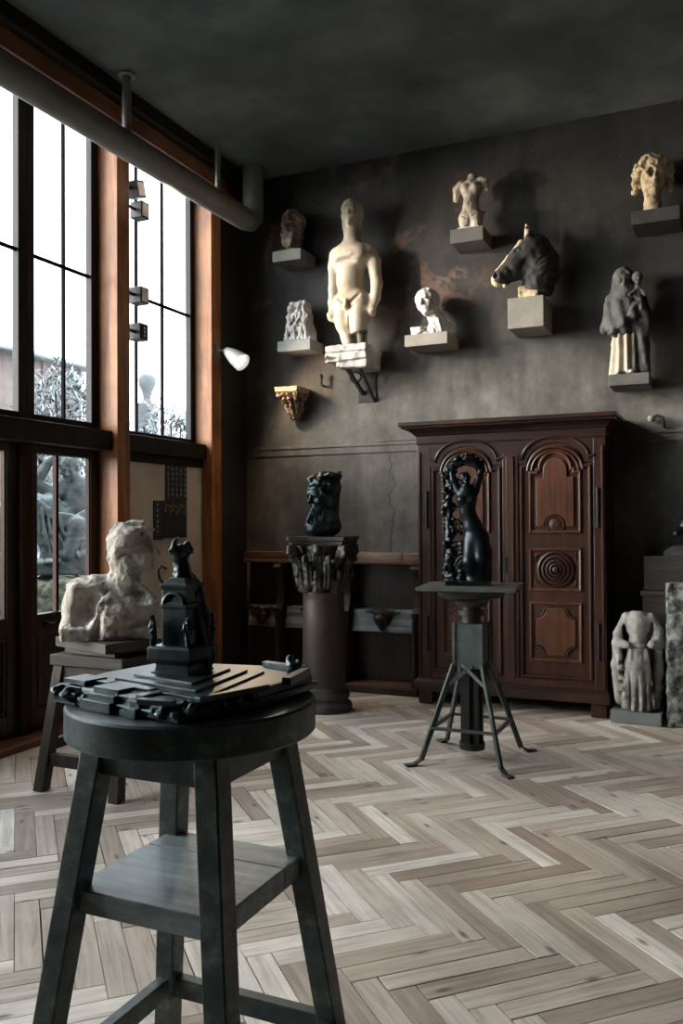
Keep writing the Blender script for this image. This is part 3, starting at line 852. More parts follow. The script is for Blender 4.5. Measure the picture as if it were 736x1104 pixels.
        for (h0, h1) in ((1.36, 1.62), (.42, .66)):
            h = MB(); h.tube([(hx, Y0-.008, h0), (hx, Y0-.008, h1)], .010, 10)
            for z in (h0, h1): h.tube([(hx, Y0-.008, z-.012), (hx, Y0-.008, z+.012)], .014, 10)
            bd(h, 'hinge', M['black_iron'], 0, door, 'black iron hinge')
    e = MB(); e.box(C0+.005, C0+.03, Y0-.024, Y0-.004, 1.02, 1.13); bd(e, 'lock_plate', M['black_iron'], .003, None, 'black iron lock plate')
build_armoire()

# ------------------------------------------------------------------ choir stall along the back wall
def build_stall():
    cx, cy = -3.05, 6.63
    t = thing('choir_stall', 'dark oak choir stall with tip-up seats along the back wall', 'bench', (cx, cy, 0))
    def bd(mb, name, mat, bevel=.003, par=None, label=None):
        mb.v = [(x-cx, y-cy, z) for x, y, z in mb.v]
        return mb.build(name, mat, par or t, bevel=bevel, label=label)
    XA, XB = -3.92, -2.26
    p = MB(); p.box(XA, XB, 6.46, 6.76, 0, .05); bd(p, 'platform', M['stall'], .004)
    p = MB(); p.box(XA, XB, 6.47, 6.76, .05, .075); bd(p, 'platform_tread', M['stall_red'], .003, None, 'worn reddish tread')
    p = MB(); p.box(XA, XB, 6.70, 6.76, .075, 1.05); bd(p, 'back_panel', M['stall'], 0)
    p = MB(); p.box(XA, -2.93, 6.60, 6.76, 1.075, 1.14); bd(p, 'top_rail', M['stall_red'], .004, None, 'reddish top rail')
    for a, b in ((-2.927, -2.43), (-2.424, XB)):
        p = MB(); p.box(a, b, 6.598, 6.76, 1.075, 1.14); bd(p, 'top_rail', M['stall_light'], .004, None, 'pale worn top rail')
    p = MB(); p.box(XA, XB, 6.575, 6.76, 1.045, 1.075); bd(p, 'lower_rail', M['stall_red'], .006, None, 'reddish moulded lower rail')
    for x in (-3.53, -2.90, -2.285):
        prof = [(6.76, .075), (6.50, .075), (6.495, .22), (6.50, .50), (6.505, .64), (6.535, .70), (6.555, .78), (6.55, .88), (6.53, .96), (6.49, 1.0), (6.485, 1.04), (6.76, 1.04)]
        d = MB(); d.prism([(a, b) for a, b in prof][::-1], x-.03, x+.03, 'x')
        dv = bd(d, 'divider', M['stall'], .006)
        c = MB(); c.lathe([(.028, .075), (.03, .10), (.02, .12), (.028, .17), (.03, .20), (.018, .235), (.016, .55), (.024, .575), (.016, .60), (.027, .63), (.03, .66)], 16, (x, 6.485, 0))
        bd(c, 'colonnette', M['stall'], 0, dv)
        if True:
            kn = MB(); kn.tube([(x-.034, 6.51, 1.01), (x+.034, 6.51, 1.01)], .032, 14); bd(kn, 'arm_scroll', M['stall'], 0, dv)
    mm = [(-3.86, -3.57, 'stall'), (-3.49, -2.94, 'stall'), (-2.86, -2.325, 'stall_pale')]
    M['stall_pale'] = wood('stall_pale_oak', (.07, .078, .08), (.19, .21, .22), (.36, .40, .41), 'x', 1, .38, .15)
    for a, b, mk in mm:
        s = MB(); s.prism([(6.70, .49), (6.55, .49), (6.585, .67), (6.70, .67)][::-1], a, b, 'x')
        seat = bd(s, 'seat', M['stall_pale'], .006, None, 'pale worn seat tipped up')
        c = (a+b)/2; f = S()
        f.E((c, 6.57, .655), (.10, .06, .022), 0).E((c, 6.565, .60), (.07, .065, .05), .03).E((c, 6.56, .545), (.035, .05, .04), .03)
        for sx in (-1, 1): f.C((c+sx*.07, 6.57, .65), (c+sx*.15, 6.575, .655), .022, .008, .02).E((c+sx*.03, 6.52, .60), .016, .01)
        f.disp(rough(.008, 40, 5))
        v, q = nets(lambda P: f(P), (c-.18, 6.48, .48), (c+.18, 6.66, .70), .009)
        k = MB(); k._add(v, [tuple(x) for x in q], True); bd(k, 'misericord_carving', M['stall'], 0, seat, 'dark carved bracket under the seat')
        lo = MB(); lo.box(a, b, 6.66, 6.70, .075, .49); bd(lo, 'seat_front', M['stall'], .004)
build_stall()

# ------------------------------------------------------------------ marble column as pedestal
def build_column():
    cx, cy = -2.76, 5.80
    t = thing('column_pedestal', 'dark brown column with a carved leafy capital in front of the choir stall', 'pedestal', (cx, cy, 0))
    b = MB(); b.lathe([(.205, 0), (.21, .012), (.21, .045), (.20, .06), (.185, .064), (.178, .075), (.178, .088), (.19, .098), (.193, .118), (.185, .136), (.172, .142), (.17, .165), (.165, .175)], 48)
    b.build('base', M['dark_stone'], t)
    s = MB(); s.lathe([(.163, .17), (.160, .19), (.158, .5), (.155, .80), (.153, .855), (.158, .865), (.158, .88)], 48)
    s.build('shaft', M['column_brown'], t)
    f = S()
    f.C((0, 0, .86), (0, 0, 1.24), .14, .185, 0)
    for ring, (n, z0, z1, r0, r1, off) in enumerate(((8, .88, 1.03, .15, .215, 0), (8, .95, 1.14, .165, .235, PI/8))):
        for i in range(n):
            a = 2*PI*i/n+off; ca, sa = math.cos(a), math.sin(a)
            f.C((ca*r0, sa*r0, z0), (ca*(r0+.02), sa*(r0+.02), (z0+z1)/2), .045, .038, .012)
            f.C((ca*(r0+.02), sa*(r0+.02), (z0+z1)/2), (ca*r1, sa*r1, z1), .036, .02, .012)
            f.C((ca*r1, sa*r1, z1), (ca*(r1+.012), sa*(r1+.012), z1-.03), .018, .012, .008)
    for i in range(4):
        a = PI/4+PI/2*i; ca, sa = math.cos(a), math.sin(a)
        f.C((ca*.17, sa*.17, 1.08), (ca*.26, sa*.26, 1.20), .03, .035, .015)
        tx, ty = -sa, ca
        for k in range(10):
            th = k/9*PI*2.6; rr = .045*(1-k/13)
            p = (ca*(.262+rr*math.sin(th)*.9), sa*(.262+rr*math.sin(th)*.9), 1.185+rr*math.cos(th))
            f.E(p, .022, .008)
        f.E((math.cos(a+PI/4)*.2, math.sin(a+PI/4)*.2, 1.19), (.03, .03, .035), .01)
    f.disp(lambda P: .004*np.sin(np.arctan2(P[:, 1], P[:, 0])*40)*(P[:, 2] < 1.17))
    f.disp(rough(.004, 50, 4))
    sculpt('capital', f, (-.34, -.34, .87), (.34, .34, 1.245), .008, M['capital_dark'], t)
    def ab(r, cut):
        out = []
        for i in range(4):
            a = PI/4+PI/2*i; c0 = np.array((math.cos(a), math.sin(a)))*r; tn = np.array((-math.sin(a), math.cos(a)))
            a2 = a+PI/2; c1 = np.array((math.cos(a2), math.sin(a2)))*r; t2 = np.array((-math.sin(a2), math.cos(a2)))
            p0 = c0+tn*.02; p1 = c1-t2*.02; md = (p0+p1)/2; nn = -md/np.linalg.norm(md)
            for k in range(7):
                u = k/6; out.append(tuple(p0*(1-u)+p1*u+nn*cut*4*u*(1-u)))
        return out
    A = MB()
    A.rings([[(x, y, z) for x, y in ab(r, c)] for r, c, z in ((.27, .035, 1.225), (.285, .035, 1.235), (.29, .03, 1.255), (.305, .03, 1.265), (.31, .03, 1.29))], True, True)
    A.build('abacus', M['capital_dark'], t)
    t.rotation_euler.z = R(12)
M['column_brown'] = spotted('brown_marble', [(.3, (.022, .015, .013)), (.5, (.042, .029, .024)), (.72, (.075, .053, .043))], 5, .52, 40, .1, .003)
M['capital_dark'] = spotted('dark_capital_stone', [(.3, (.008, .008, .008)), (.55, (.022, .020, .019)), (.75, (.055, .05, .047))], 12, .5, 60, .3, .004)
build_column()

# ------------------------------------------------------------------ tall stool in front
SX, SY = -1.115, 1.645
def build_stool():
    t = thing('sculptors_stool', 'tall dark green wooden stool with a round top and lower shelf in the foreground', 'stool', (SX, SY, 0))
    top = MB(); top.lathe([(.276, .930), (.280, .934), (.280, .995), (.275, 1.0)], 72)
    top.build('round_top', M['stool'], t)
    a = MB(); q = .15
    for s in (-1, 1):
        a.box(-q, q, s*q-.014, s*q+.014, .855, .931); a.box(s*q-.014, s*q+.014, -q+.014, q-.014, .855, .931)
    a.build('apron', M['stool'], t, bevel=.003)
    def off(z): return .143+(.931-z)*.125
    for sx in (-1, 1):
        for sy in (-1, 1):
            l = MB(); o0, o1 = off(0), off(.93)
            l.vleg((sx*o0, sy*o0, 0), (sx*o1, sy*o1, .93), .052, .052, .056, .056)
            l.build('leg', M['stool'], t, bevel=.004)
    o = off(.59)
    s = MB(); e = o+.005
    s.box(-e, e, -e, .085, .562, .612); s.box(-e, e, .0875, e, .562, .612)
    s.build('shelf', M['stool_shelf'], t, bevel=.003)
    o = off(.2)
    for s in (-1, 1):
        b = MB(); b.box(-o, o, s*o-.016, s*o+.016, .165, .215); b.build('stretcher', M['stool'], t, bevel=.003)
        b = MB(); b.box(s*o-.016, s*o+.016, -o, o, .165, .215); b.build('stretcher', M['stool'], t, bevel=.003)
build_stool()

# ------------------------------------------------------------------ rough stand below the stone bust
BX, BY = -3.045, 3.735
def build_stand():
    t = thing('sculpture_stand', 'rough brown wooden stand with splayed legs under the stone bust', 'stand', (BX, BY, 0))
    s = MB(); s.box(-.238, .238, -.22, .22, .648, .705); s.build('stand_top', M['stand_plank'], t, bevel=.004)
    a = MB()
    for k in (-1, 1): a.box(-.20, .20, k*.18-.018, k*.18+.018, .56, .648); a.box(k*.20-.018, k*.20+.018, -.18, .18, .56, .648)
    a.build('apron', M['stand_wood'], t, bevel=.003)
    for sx in (-1, 1):
        for sy in (-1, 1):
            l = MB(); l.vleg((sx*.245, sy*.275, 0), (sx*.195, sy*.175, .648), .062, .062)
            l.build('leg', M['stand_wood'], t, bevel=.004)
    for k in (-1, 1):
        b = MB(); b.box(-.235, .235, k*.247-.018, k*.247+.018, .13, .195); b.build('stretcher', M['stand_wood'], t, bevel=.003)
        b = MB(); b.box(k*.232-.016, k*.232+.016, -.247, .247, .20, .255); b.build('stretcher', M['stand_wood'], t, bevel=.003)
    p = MB(); p.box(-.185, .20, -.17, .19, 0, .026)
    tag(p.build('plank', M['stand_wood'], None, (BX, BY, .7055), R(-8), bevel=.003), 'smaller dark plank lying directly on the rough brown stand', 'board', 'planks under the stone bust')
    p = MB(); p.box(-.245, .245, -.205, .205, 0, .052)
    tag(p.build('plank', M['stand_plank'], None, (BX+.005, BY, .732), R(-18), bevel=.003), 'thick square plank right under the stone bust', 'board', 'planks under the stone bust')
build_stand()

# ------------------------------------------------------------------ iron turntable with four legs
TX, TY = -1.383, 4.935
def build_turntable():
    t = thing('modelling_turntable', 'green grey iron tripod-like turntable stand before the armoire carrying a black bronze', 'stand', (TX, TY, 0))
    p = MB(); p.box(-.285, .285, -.25, .25, 1.0, 1.022)
    p.build('table_plate', M['turn_top'], t, rz=R(8), bevel=.004)
    u = MB(); u.lathe([(.09, .90), (.10, .93), (.19, .955), (.20, .985), (.205, 1.0)], 32); u.build('plate_boss', M['black_iron'], t)
    c = MB(); c.tube([(0, 0, .78), (0, 0, .92)], .055, 20); c.tube([(0, 0, .845), (0, 0, .875)], .075, 20); c.build('screw_column', M['black_iron'], t)
    b = MB(); b.box(-.082, .082, -.082, .082, .54, .80); bx = b.build('column_box', M['iron'], t, bevel=.005)
    for sx in (-1, 1):
        for sy in (-1, 1):
            e = MB(); e.box(sx*.082-.009, sx*.082+.009, sy*.082-.009, sy*.082+.009, .535, .803); e.build('corner_angle', M['iron'], bx, bevel=.002)
    for sx in (-1, 1):
        for sy in (-1, 1):
            l = MB()
            l.beam((sx*.085, sy*.085, .56), (sx*.232, sy*.25, .03), .03, .02, (sx, -sy, 0))
            l.beam((sx*.225, sy*.243, .04), (sx*.27, sy*.285, .006), .034, .012, (0, 0, 1))
            l.beam((sx*.255, sy*.27, .006), (sx*.305, sy*.315, .006), .045, .012, (0, 0, 1))
            l.build('leg', M['iron'], t, bevel=.003)
    for s in (-1, 1):
        for ax in (0, 1):
            x = MB()
            for k in (-1, 1):
                a = (k*.115, s*.118, .44); b2 = (-k*.03, s*.085, .56)
                if ax: a = (a[1], a[0], a[2]); b2 = (b2[1], b2[0], b2[2])
                x.beam(a, b2, .022, .010, (0, 1, 0) if not ax else (1, 0, 0))
            x.build('cross_brace', M['iron'], t, bevel=.002)
            y = MB(); a = (-.185, s*.20, .205); b2 = (.185, s*.20, .205)
            if ax: a = (a[1]*.93, a[0]*1.07, .205); b2 = (b2[1]*.93, b2[0]*1.07, .205)
            y.beam(a, b2, .024, .016); y.build('stretcher', M['iron'], t, bevel=.002)
    for i in range(6):
        g = MB(); a = 2*PI*i/6+.3; g.box(.05*math.cos(a)-.014, .05*math.cos(a)+.014, .05*math.sin(a)-.014, .05*math.sin(a)+.014, .08, .545)
        g.build('guide_rod', M['black_iron'], t, bevel=.002)
    g = MB(); g.tube([(0, 0, .085), (0, 0, .56)], .03, 14); g.tube([(0, 0, .06), (0, 0, .10)], .075, 18)
    g.build('screw_spindle', M['black_iron'], t, bevel=.002)
M['turn_top'] = spotted('turntable_top_wood', [(.3, (.03, .03, .027)), (.6, (.07, .07, .062)), (.8, (.14, .135, .12))], 8, .55, 50, .2, .003, vs=(1, 6, 6))
build_turntable()

# ------------------------------------------------------------------ wall shelves
def shelf(name, x0, x1, y0, z0, z1, mat, label, par=None, side=.0, taper=0.0):
    m = MB()
    cx = (x0+x1)/2
    vs = [(x0-cx, y0-WB, z0-z0), (x1-cx, y0-WB, 0), (x1-cx+taper, 0, 0), (x0-cx-taper, 0, 0), (x0-cx, y0-WB, z1-z0), (x1-cx, y0-WB, z1-z0), (x1-cx+taper, 0, z1-z0), (x0-cx-taper, 0, z1-z0)]
    m._add(vs, [(0, 3, 2, 1), (4, 5, 6, 7), (0, 1, 5, 4), (1, 2, 6, 5), (2, 3, 7, 6), (3, 0, 4, 7)])
    o = m.build(name, M[mat], None, (cx, WB-.001, z0), bevel=.003)
    return tag(o, label, 'shelf', 'wall shelves of the back wall')
shelf('wall_shelf', -3.551, -3.278, 6.47, 3.635, 3.73, 'shelf_grey', 'grey wall shelf under the dark bearded head, top left')
shelf('wall_shelf', -3.522, -3.209, 6.50, 2.865, 2.955, 'shelf_blue', 'blue grey wall shelf under the white relief stone')
shelf('wall_shelf', -1.966, -1.702, 6.48, 3.58, 3.69, 'shelf_grey', 'grey wall shelf under the headless nude torso')
shelf('wall_shelf', -2.340, -1.985, 6.45, 2.795, 2.888, 'shelf_light', 'pale wall shelf under the white tilted head')
shelf('wall_box', -1.500, -1.232, 6.42, 2.85, 3.083, 'shelf_light', 'deep pale box on the wall under the horse head')
shelf('wall_shelf', -.605, -.281, 6.45, 3.52, 3.616, 'shelf_dark', 'dark wall shelf under the curly head, top right')
shelf('wall_shelf', -.773, -.497, 6.45, 2.373, 2.455, 'shelf_grey', 'grey wall shelf under the standing mother and child')

# blackboards on the plaster panel
def boards():
    X = WL-.10
    def bdr(y0, y1, z0, z1, label, cells, seed):
        t = thing('print_board', label, 'board', (X, (y0+y1)/2, z0), 0, 'black boards on the cream plaster')
        cy = (y0+y1)/2
        MB().box(-.002, .012, y0-cy, y1-cy, 0, z1-z0).build('panel', M['board'], t, bevel=.002)
        r = random.Random(seed)
        for (a, b, h, w, n, d0) in cells:
            for i in range(n):
                zz = b-i*h
                m = MB(); m.box(.011, .014, a-cy, a-cy+w, zz-z0-h*r.uniform(.4, .75), zz-z0); m.build('pale_print', M['chalk'], t)
    bdr(5.635, 5.915, 1.575, 1.86, 'upper black board with rows of small pale prints', [(5.65+i*.058, 1.845, .042, .014, 6, 0) for i in range(5)], 1)
    bdr(5.595, 5.915, 1.275, 1.572, 'lower right black board with pale marks along its top', [(5.615+i*.032, 1.555-.01*(i % 3), .04, .012, 1+(i % 3 != 1), 0) for i in range(9)], 2)
    bdr(5.475, 5.592, 1.265, 1.572, 'narrow lower left black board with one column of pale marks', [(5.505, 1.55, .042, .022, 6, 0)], 3)
boards()

# ------------------------------------------------------------------ lamps
def cone_lamp():
    t = thing('wall_spot_lamp', 'lit white cone lamp on the last pine post by the corner', 'lamp', (WL, 6.235, 2.86))
    m = MB(); m.box(0, .012, -.03, .03, -.05, .06); m.tube([(.01, 0, .01), (.06, .02, .01), (.09, .05, .0)], .010, 10); m.build('bracket', M['lamp_white'], t)
    d = np.array((.80, -.12, -.56)); d /= np.linalg.norm(d)
    a = np.array((.07, .03, .015)); L = .225
    n = 28; x = np.cross(d, (0, 0, 1)); x /= np.linalg.norm(x); y = np.cross(d, x)
    prof = [(.018, 0), (.032, .012), (.046, .05), (.064, .12), (.08, L), (.076, L), (.06, .12), (.043, .055), (.01, .03)]
    c = MB(); c.rings([[tuple(a+d*h+r*(x*math.cos(2*PI*k/n)+y*math.sin(2*PI*k/n))) for k in range(n)] for r, h in prof], True, True)
    sh = c.build('cone_shade', M['lamp_white'], t, smooth=True)
    b = MB(); b.rings([[tuple(a+d*h+r*(x*math.cos(2*PI*k/n)+y*math.sin(2*PI*k/n))) for k in range(n)] for r, h in ((.02, .06), (.055, .12), (.058, .15), (.045, .165), (.01, .172))], True, True)
    b.build('bulb', M['bulb'], t, smooth=True)
    ld = bpy.data.lights.new('wall_spot_lamp_light', 'SPOT'); ld.energy = 3.2; ld.spot_size = R(165); ld.spot_blend = .5; ld.color = (1, .74, .50); ld.shadow_soft_size = .05
    lo = bpy.data.objects.new('spot_light', ld); col.objects.link(lo); lo.parent = t
    lo.location = tuple(a+d*.245); lo.rotation_euler = Vector(d).to_track_quat('-Z', 'Y').to_euler()
cone_lamp()

FLOOD = (6.5, 13, 14)
AIM = ((1, .38, -.12), (1, .40, -.16), (1, .38, -.02))
def floods():
    for i, (z, y, tilt, lab) in enumerate(((3.91, 5.235, 15, 'uppermost of the four floodlights on the pine post, tilted back'), (3.765, 5.285, 0, 'second floodlight from the top on the pine post'), (3.116, 5.275, 0, 'third floodlight down on the pine post, by the crossbar'), (2.838, 5.265, 0, 'lowest floodlight on the pine post, with dark front'))):
        t = thing('floodlight', lab, 'lamp', (-4.05, y, z), 0, 'floodlights on the pine post')
        rt_ = rotm(0, tilt, 0) if False else rotm(tilt, 0, 0)
        h = MB(); h.box(-.05, .05, -.05, .05, -.062, .062, rt_); hb = h.build('housing', M['black_paint'], t, bevel=.006)
        fm = MB(); fm.box(.045, .058, -.05, .05, -.062, .062, rt_, (0, 0, 0)); fm.build('front_rim', M['black_paint'], hb, bevel=.002)
        g = MB(); g.box(.052, .061, -.036, .036, -.048, .048, rt_, (0, 0, 0)); g.build('lamp_glass', M['board'] if i == 3 else M['flood'], t)
        if i == 3:
            k = MB()
            for zz in (-.028, 0, .028): k.box(.061, .064, -.006, .008, zz-.008, zz+.008)
            k.build('indicator', M['flood'], t, label='three pale indicator squares')
        if i < 3:
            ld = bpy.data.lights.new('floodlight_light', 'SPOT'); ld.energy = FLOOD[i]; ld.spot_size = R(60); ld.spot_blend = .7; ld.color = (1, .87, .74); ld.shadow_soft_size = .035
            lo = bpy.data.objects.new('spot_light', ld); col.objects.link(lo); lo.parent = t; lo.location = (.075, 0, 0)
            lo.rotation_euler = Vector(AIM[i]).to_track_quat('-Z', 'Y').to_euler()
        a = MB(); a.tube([(0, -.04, 0), (0, 5.067-y, 0)], .012, 10); a.build('arm', M['black_paint'], t)
floods()

# small fittings of the wall
k = thing('wall_hook', 'small iron hook with a knob on the wall rail right of the armoire', 'hook', (-.42, WB, 2.12))
MB().tube([(0, 0, -.03), (0, -.05, -.03), (0, -.055, 0), (-.005, -.055, .035), (-.04, -.055, .05), (-.08, -.05, .04)], .010, 8).build('hook_rod', M['black_iron'], k)
kb = MB(); kb.lathe([(.02, -.02), (.03, 0), (.02, .02)], 12, (-.085, -.045, .03)); kb.build('knob', M['shelf_light'], k)
k = thing('wall_nail', 'small iron stud on the wall above the leafy bracket', 'hook', (-3.20, WB, 2.585))
MB().tube([(0, 0, 0), (0, -.06, 0), (0, -.065, .06)], .010, 8).build('stud', M['black_iron'], k)
MB().lathe([(.006, .05), (.016, .065), (.016, .085), (.006, .10)], 10, (0, -.065, 0)).build('stud_head', M['black_iron'], k)
# ------------------------------------------------------------------ sculptures on the wall
def T(name, label, cat='sculpture', loc=(0, 0, 0), rz=0.0, group=None): return thing(name, label, cat, loc, rz, group)

# bearded head, top left
def bearded():
    f = S(); h = head(hair=.05, hairn=8, seed=5, neck=False, hairline=.12, long=.35)
    for i in range(7):
        x = -.2+.4*i/6
        h.C((x, -.33, -.28), (x*.75, -.36, -.62-.1*math.cos(x*6)), .07, .035, .03)
    h.E((0, -.25, -.44), (.2, .16, .2), .06)
    for s in (-1, 1): h.C((s*.02, -.42, -.2), (s*.17, -.37, -.3), .04, .02, .02)
    h.disp(lambda P: .012*np.sin(P[:, 0]*60+3*np.sin(P[:, 2]*12))*(P[:, 2] < -.2))
    f.add(placed(h, (0, -.0, .235), (4, 0, -6), .255), 0)
    f.C((0, .02, .0), (0, .03, .1), .06, .07, .03)
    f.isect(plane((0, 0, -1), 0)); f.disp(rough(.004, 40, 2))
    t = sculpt('bearded_head', f, (-.17, -.2, -.01), (.17, .19, .4), .006, M['brown_stone'], None, (-3.425, 6.60, 3.732))
    tag(t, 'dark brown bearded stone head on the shelf at top left', 'sculpture', 'sculptures on the back wall')
bearded()

# relief stone with three figures
def relief():
    f = S()
    f.B((0, .03, .18), (.155, .055, .18), .02, 0)
    f.isect(plane((1, 0, .22), .158)); f.isect(plane((-1, 0, .17), .152)); f.isect(plane((.5, 0, 1), .372))
    r = random.Random(3)
    for x, z, s in ((-.075, .285, 1), (.01, .30, 1.05), (.075, .285, .95)):
        f.E((x, -.03, z), (.027*s, .028, .034*s), .006); f.E((x, -.028, z+.015), (.033*s, .022, .03*s), .006)
        f.E((x, -.025, z-.075), (.042, .026, .05), .012)
        f.C((x-.03, -.04, z-.06), (x+.012, -.055, z-.12), .014, .011, .006)
        f.C((x+.035, -.04, z-.07), (x+.0, -.055, z-.14), .014, .011, .006)
        for k in (-1, 1): f.C((x+k*.02, -.04, z-.16), (x+k*.035, -.035, z-.26), .026, .02, .01)
    f.C((.05, -.05, .24), (-.02, -.06, .12), .012, .012, .006)
    for i in range(7): f.C((-.13+i*.04, -.03, .03+.01*(i % 2)), (-.10+i*.04, -.035, .02), .02, .018, .01)
    f.disp(lambda P: .003*np.sin(P[:, 0]*150+20*P[:, 2])); f.disp(rough(.006, 35, 8, 3))
    f.isect(plane((0, 0, -1), 0))
    o = sculpt('relief_stone', f, (-.19, -.09, -.01), (.19, .10, .40), .006, M['white_stone'], None, (-3.365, 6.60, 2.956))
    o.scale = (.88, 1, .98)
    tag(o, 'white relief stone of huddled figures on the blue grey shelf', 'sculpture', 'sculptures on the back wall')
relief()

# leafy bracket fixed to the wall
M['bracket_stone'] = spotted('brown_ochre_stone', [(.3, (.07, .045, .028)), (.5, (.20, .135, .085)), (.7, (.38, .28, .19))], 14, .85, 60, .45, .005)
def leaf_bracket():
    t = T('leafy_bracket', 'ochre carved leafy capital bracket fixed to the wall below the relief', 'sculpture', (-3.455, WB+.003, 2.305), 0, 'sculptures on the back wall')
    t.scale = (.70, .92, .82)
    a = MB()
    a.rings([[(-.15*s-d, 0, z), (-.15*s-d, -.27*s, z), (-.05, -.25*s, z), (.05, -.25*s, z), (.15*s+d, -.27*s, z), (.15*s+d, 0, z)][::-1] for s, d, z in ((.92, 0, .262), (1, 0, .275), (1, .005, .30), (1.02, .005, .322))][::-1], True, True)
    a.v = [v for v in a.v]
    a.build('abacus', M['terracotta'], t, bevel=.006)
    f = S()
    f.C((0, -.03, .03), (.0, -.09, .24), .035, .13, 0)
    r = random.Random(11)
    for row, (z, rr, n) in enumerate(((.06, .06, 4), (.125, .10, 5), (.19, .14, 6), (.24, .16, 7))):
        for i in range(n):
            th = PI*(1.0+(i+.5*(row % 2)+.25)/n)
            x = rr*math.cos(th); y = -.07+rr*1.0*math.sin(th)
            f.C((x*.8, y*.8, z-.04), (x, y, z), .03, .026, .01)
            f.E((x*1.12, y*1.08-.006, z+.005), (.022, .02, .016), .004)
            f.xE((x*1.15, y*1.12-.015, z-.028), (.014, .014, .014), .006)
    for s in (-1, 1):
        f.E((s*.125, -.22, .245), (.035, .035, .035), .01); f.xE((s*.125, -.262, .245), (.012, .02, .012), .004)
    f.C((0, -.03, .0), (.01, -.06, .03), .03, .045, .02)
    f.disp(rough(.008, 45, 21, 2)); f.isect(plane((0, 1, 0), 0)); f.isect(plane((0, 0, -1), 0.02))
    sculpt('carved_leaves', f, (-.20, -.30, -.03), (.20, .01, .285), .007, M['bracket_stone'], t)
leaf_bracket()

# large standing youth (broken below the thighs)
def kouros():
    t = T('standing_youth', 'large pale nude male statue with broken legs standing on a rough stone block', 'sculpture', (-2.84, 6.53, 2.8555), 0, 'sculptures on the back wall')
    f = S(); b = 2.853
    Z = lambda z: z-b
    # torso
    f.E((.01, 0, Z(3.60)), (.165, .115, .13), 0)
    f.E((-.06, -.05, Z(3.60)), (.085, .075, .07), .06); f.E((.085, -.05, Z(3.60)), (.085, .075, .07), .06)
    f.C((.0, 0, Z(3.58)), (-.005, .0, Z(3.38)), .125, .095, .06)
    f.E((-.005, -.01, Z(3.40)), (.105, .095, .12), .05)
    f.E((.01, .01, Z(3.24)), (.145, .115, .10), .06)
    f.E((.01, .07, Z(3.20)), (.13, .085, .10), .05)
    # neck and head
    f.C((.005, .02, Z(3.68)), (.005, .015, Z(3.86)), .082, .066, .05)
    h = head(hair=.03, hairn=14, neck=False, seed=9, hairline=.24, long=.62, hamp=.02)
    f.add(placed(h, (.005, -.0, Z(3.965)), (2, 0, 6), .235), .02)
    # arms
    f.chain([(-.135, .01, Z(3.635)), (-.155, .015, Z(3.54)), (-.165, .02, Z(3.36)), (-.165, .0, Z(3.24)), (-.165, -.02, Z(3.17))], [.062, .056, .046, .042, .03], .02, .05)
    f.E((-.165, -.03, Z(3.12)), (.032, .045, .05), .02)
    f.chain([(.165, .01, Z(3.625)), (.20, .015, Z(3.54)), (.222, .02, Z(3.36)), (.215, .0, Z(3.24)), (.205, -.02, Z(3.17))], [.062, .056, .046, .042, .03], .02, .05)
    f.E((.20, -.03, Z(3.12)), (.032, .045, .05), .02)
    for sx in (-.165, .20):
        for i in range(4): f.C((sx-.022+i*.014, -.06, Z(3.135)), (sx-.02+i*.013, -.045, Z(3.085)), .010, .009, .003)
    # legs: the left one tapers down to the block, the right one is broken off
    f.chain([(-.065, 0, Z(3.20)), (-.05, -.01, Z(3.05)), (-.02, .0, Z(2.93)), (.0, .01, Z(2.83))], [.088, .078, .062, .058], .03, .05)
    f.chain([(.085, -.01, Z(3.20)), (.085, -.04, Z(3.08)), (.085, -.05, Z(2.985))], [.092, .082, .072], .03, .05)
    f.sub(plane((0, 0, 1), 0) if False else rbox((.105, -.05, Z(2.88)), (.085, .2, .075), .01, (6, -8, 0)), .008)
    # abdomen details
    f.xE((-.003, -.118, Z(3.335)), (.012, .02, .014), .01)
    f.C((.0, -.105, Z(3.215)), (.002, -.125, Z(3.165)), .02, .017, .012); f.E((.0, -.10, Z(3.165)), (.032, .03, .028), .012)
    for s in (-1, 1):
        f.xE((s*.085+.005, -.10, Z(3.245)), (.075, .02, .010), .015, rot=(0, -s*38, 0))
        f.xE((s*.06+.003, -.128, Z(3.53)), (.07, .012, .008), .04, rot=(0, s*10, 0))
    f.xE((.015, -.10, Z(3.0)), (.006, .05, .13), .012)
    f.C((.06, .06, Z(3.0)), (.05, .08, Z(2.84)), .05, .06, .03)
    f.disp(rough(.002, 22, 3, 3)); f.isect(plane((0, 0, -1), .0))
    sculpt('figure', f, (-.26, -.2, -.005), (.32, .2, 1.25), .0075, M['cream_marble'], t)
    g = S(); g.E((.105, -.045, Z(2.957)), (.06, .06, .014), 0); g.C((.105, -.03, Z(2.86)), (.105, -.045, Z(2.955)), .03, .035, .01); g.disp(rough(.005, 40, 2)); g.isect(plane((0, 0, -1), 0))
    sculpt('broken_stump', g, (0, -.15, 0), (.2, .08, .14), .006, M['moss_stone'], t, label='dark greenish broken stump')
M['moss_stone'] = spotted('dark_green_break', [(.3, (.035, .04, .025)), (.7, (.12, .13, .09))], 20, .9, 60, .5, .005)
kouros()
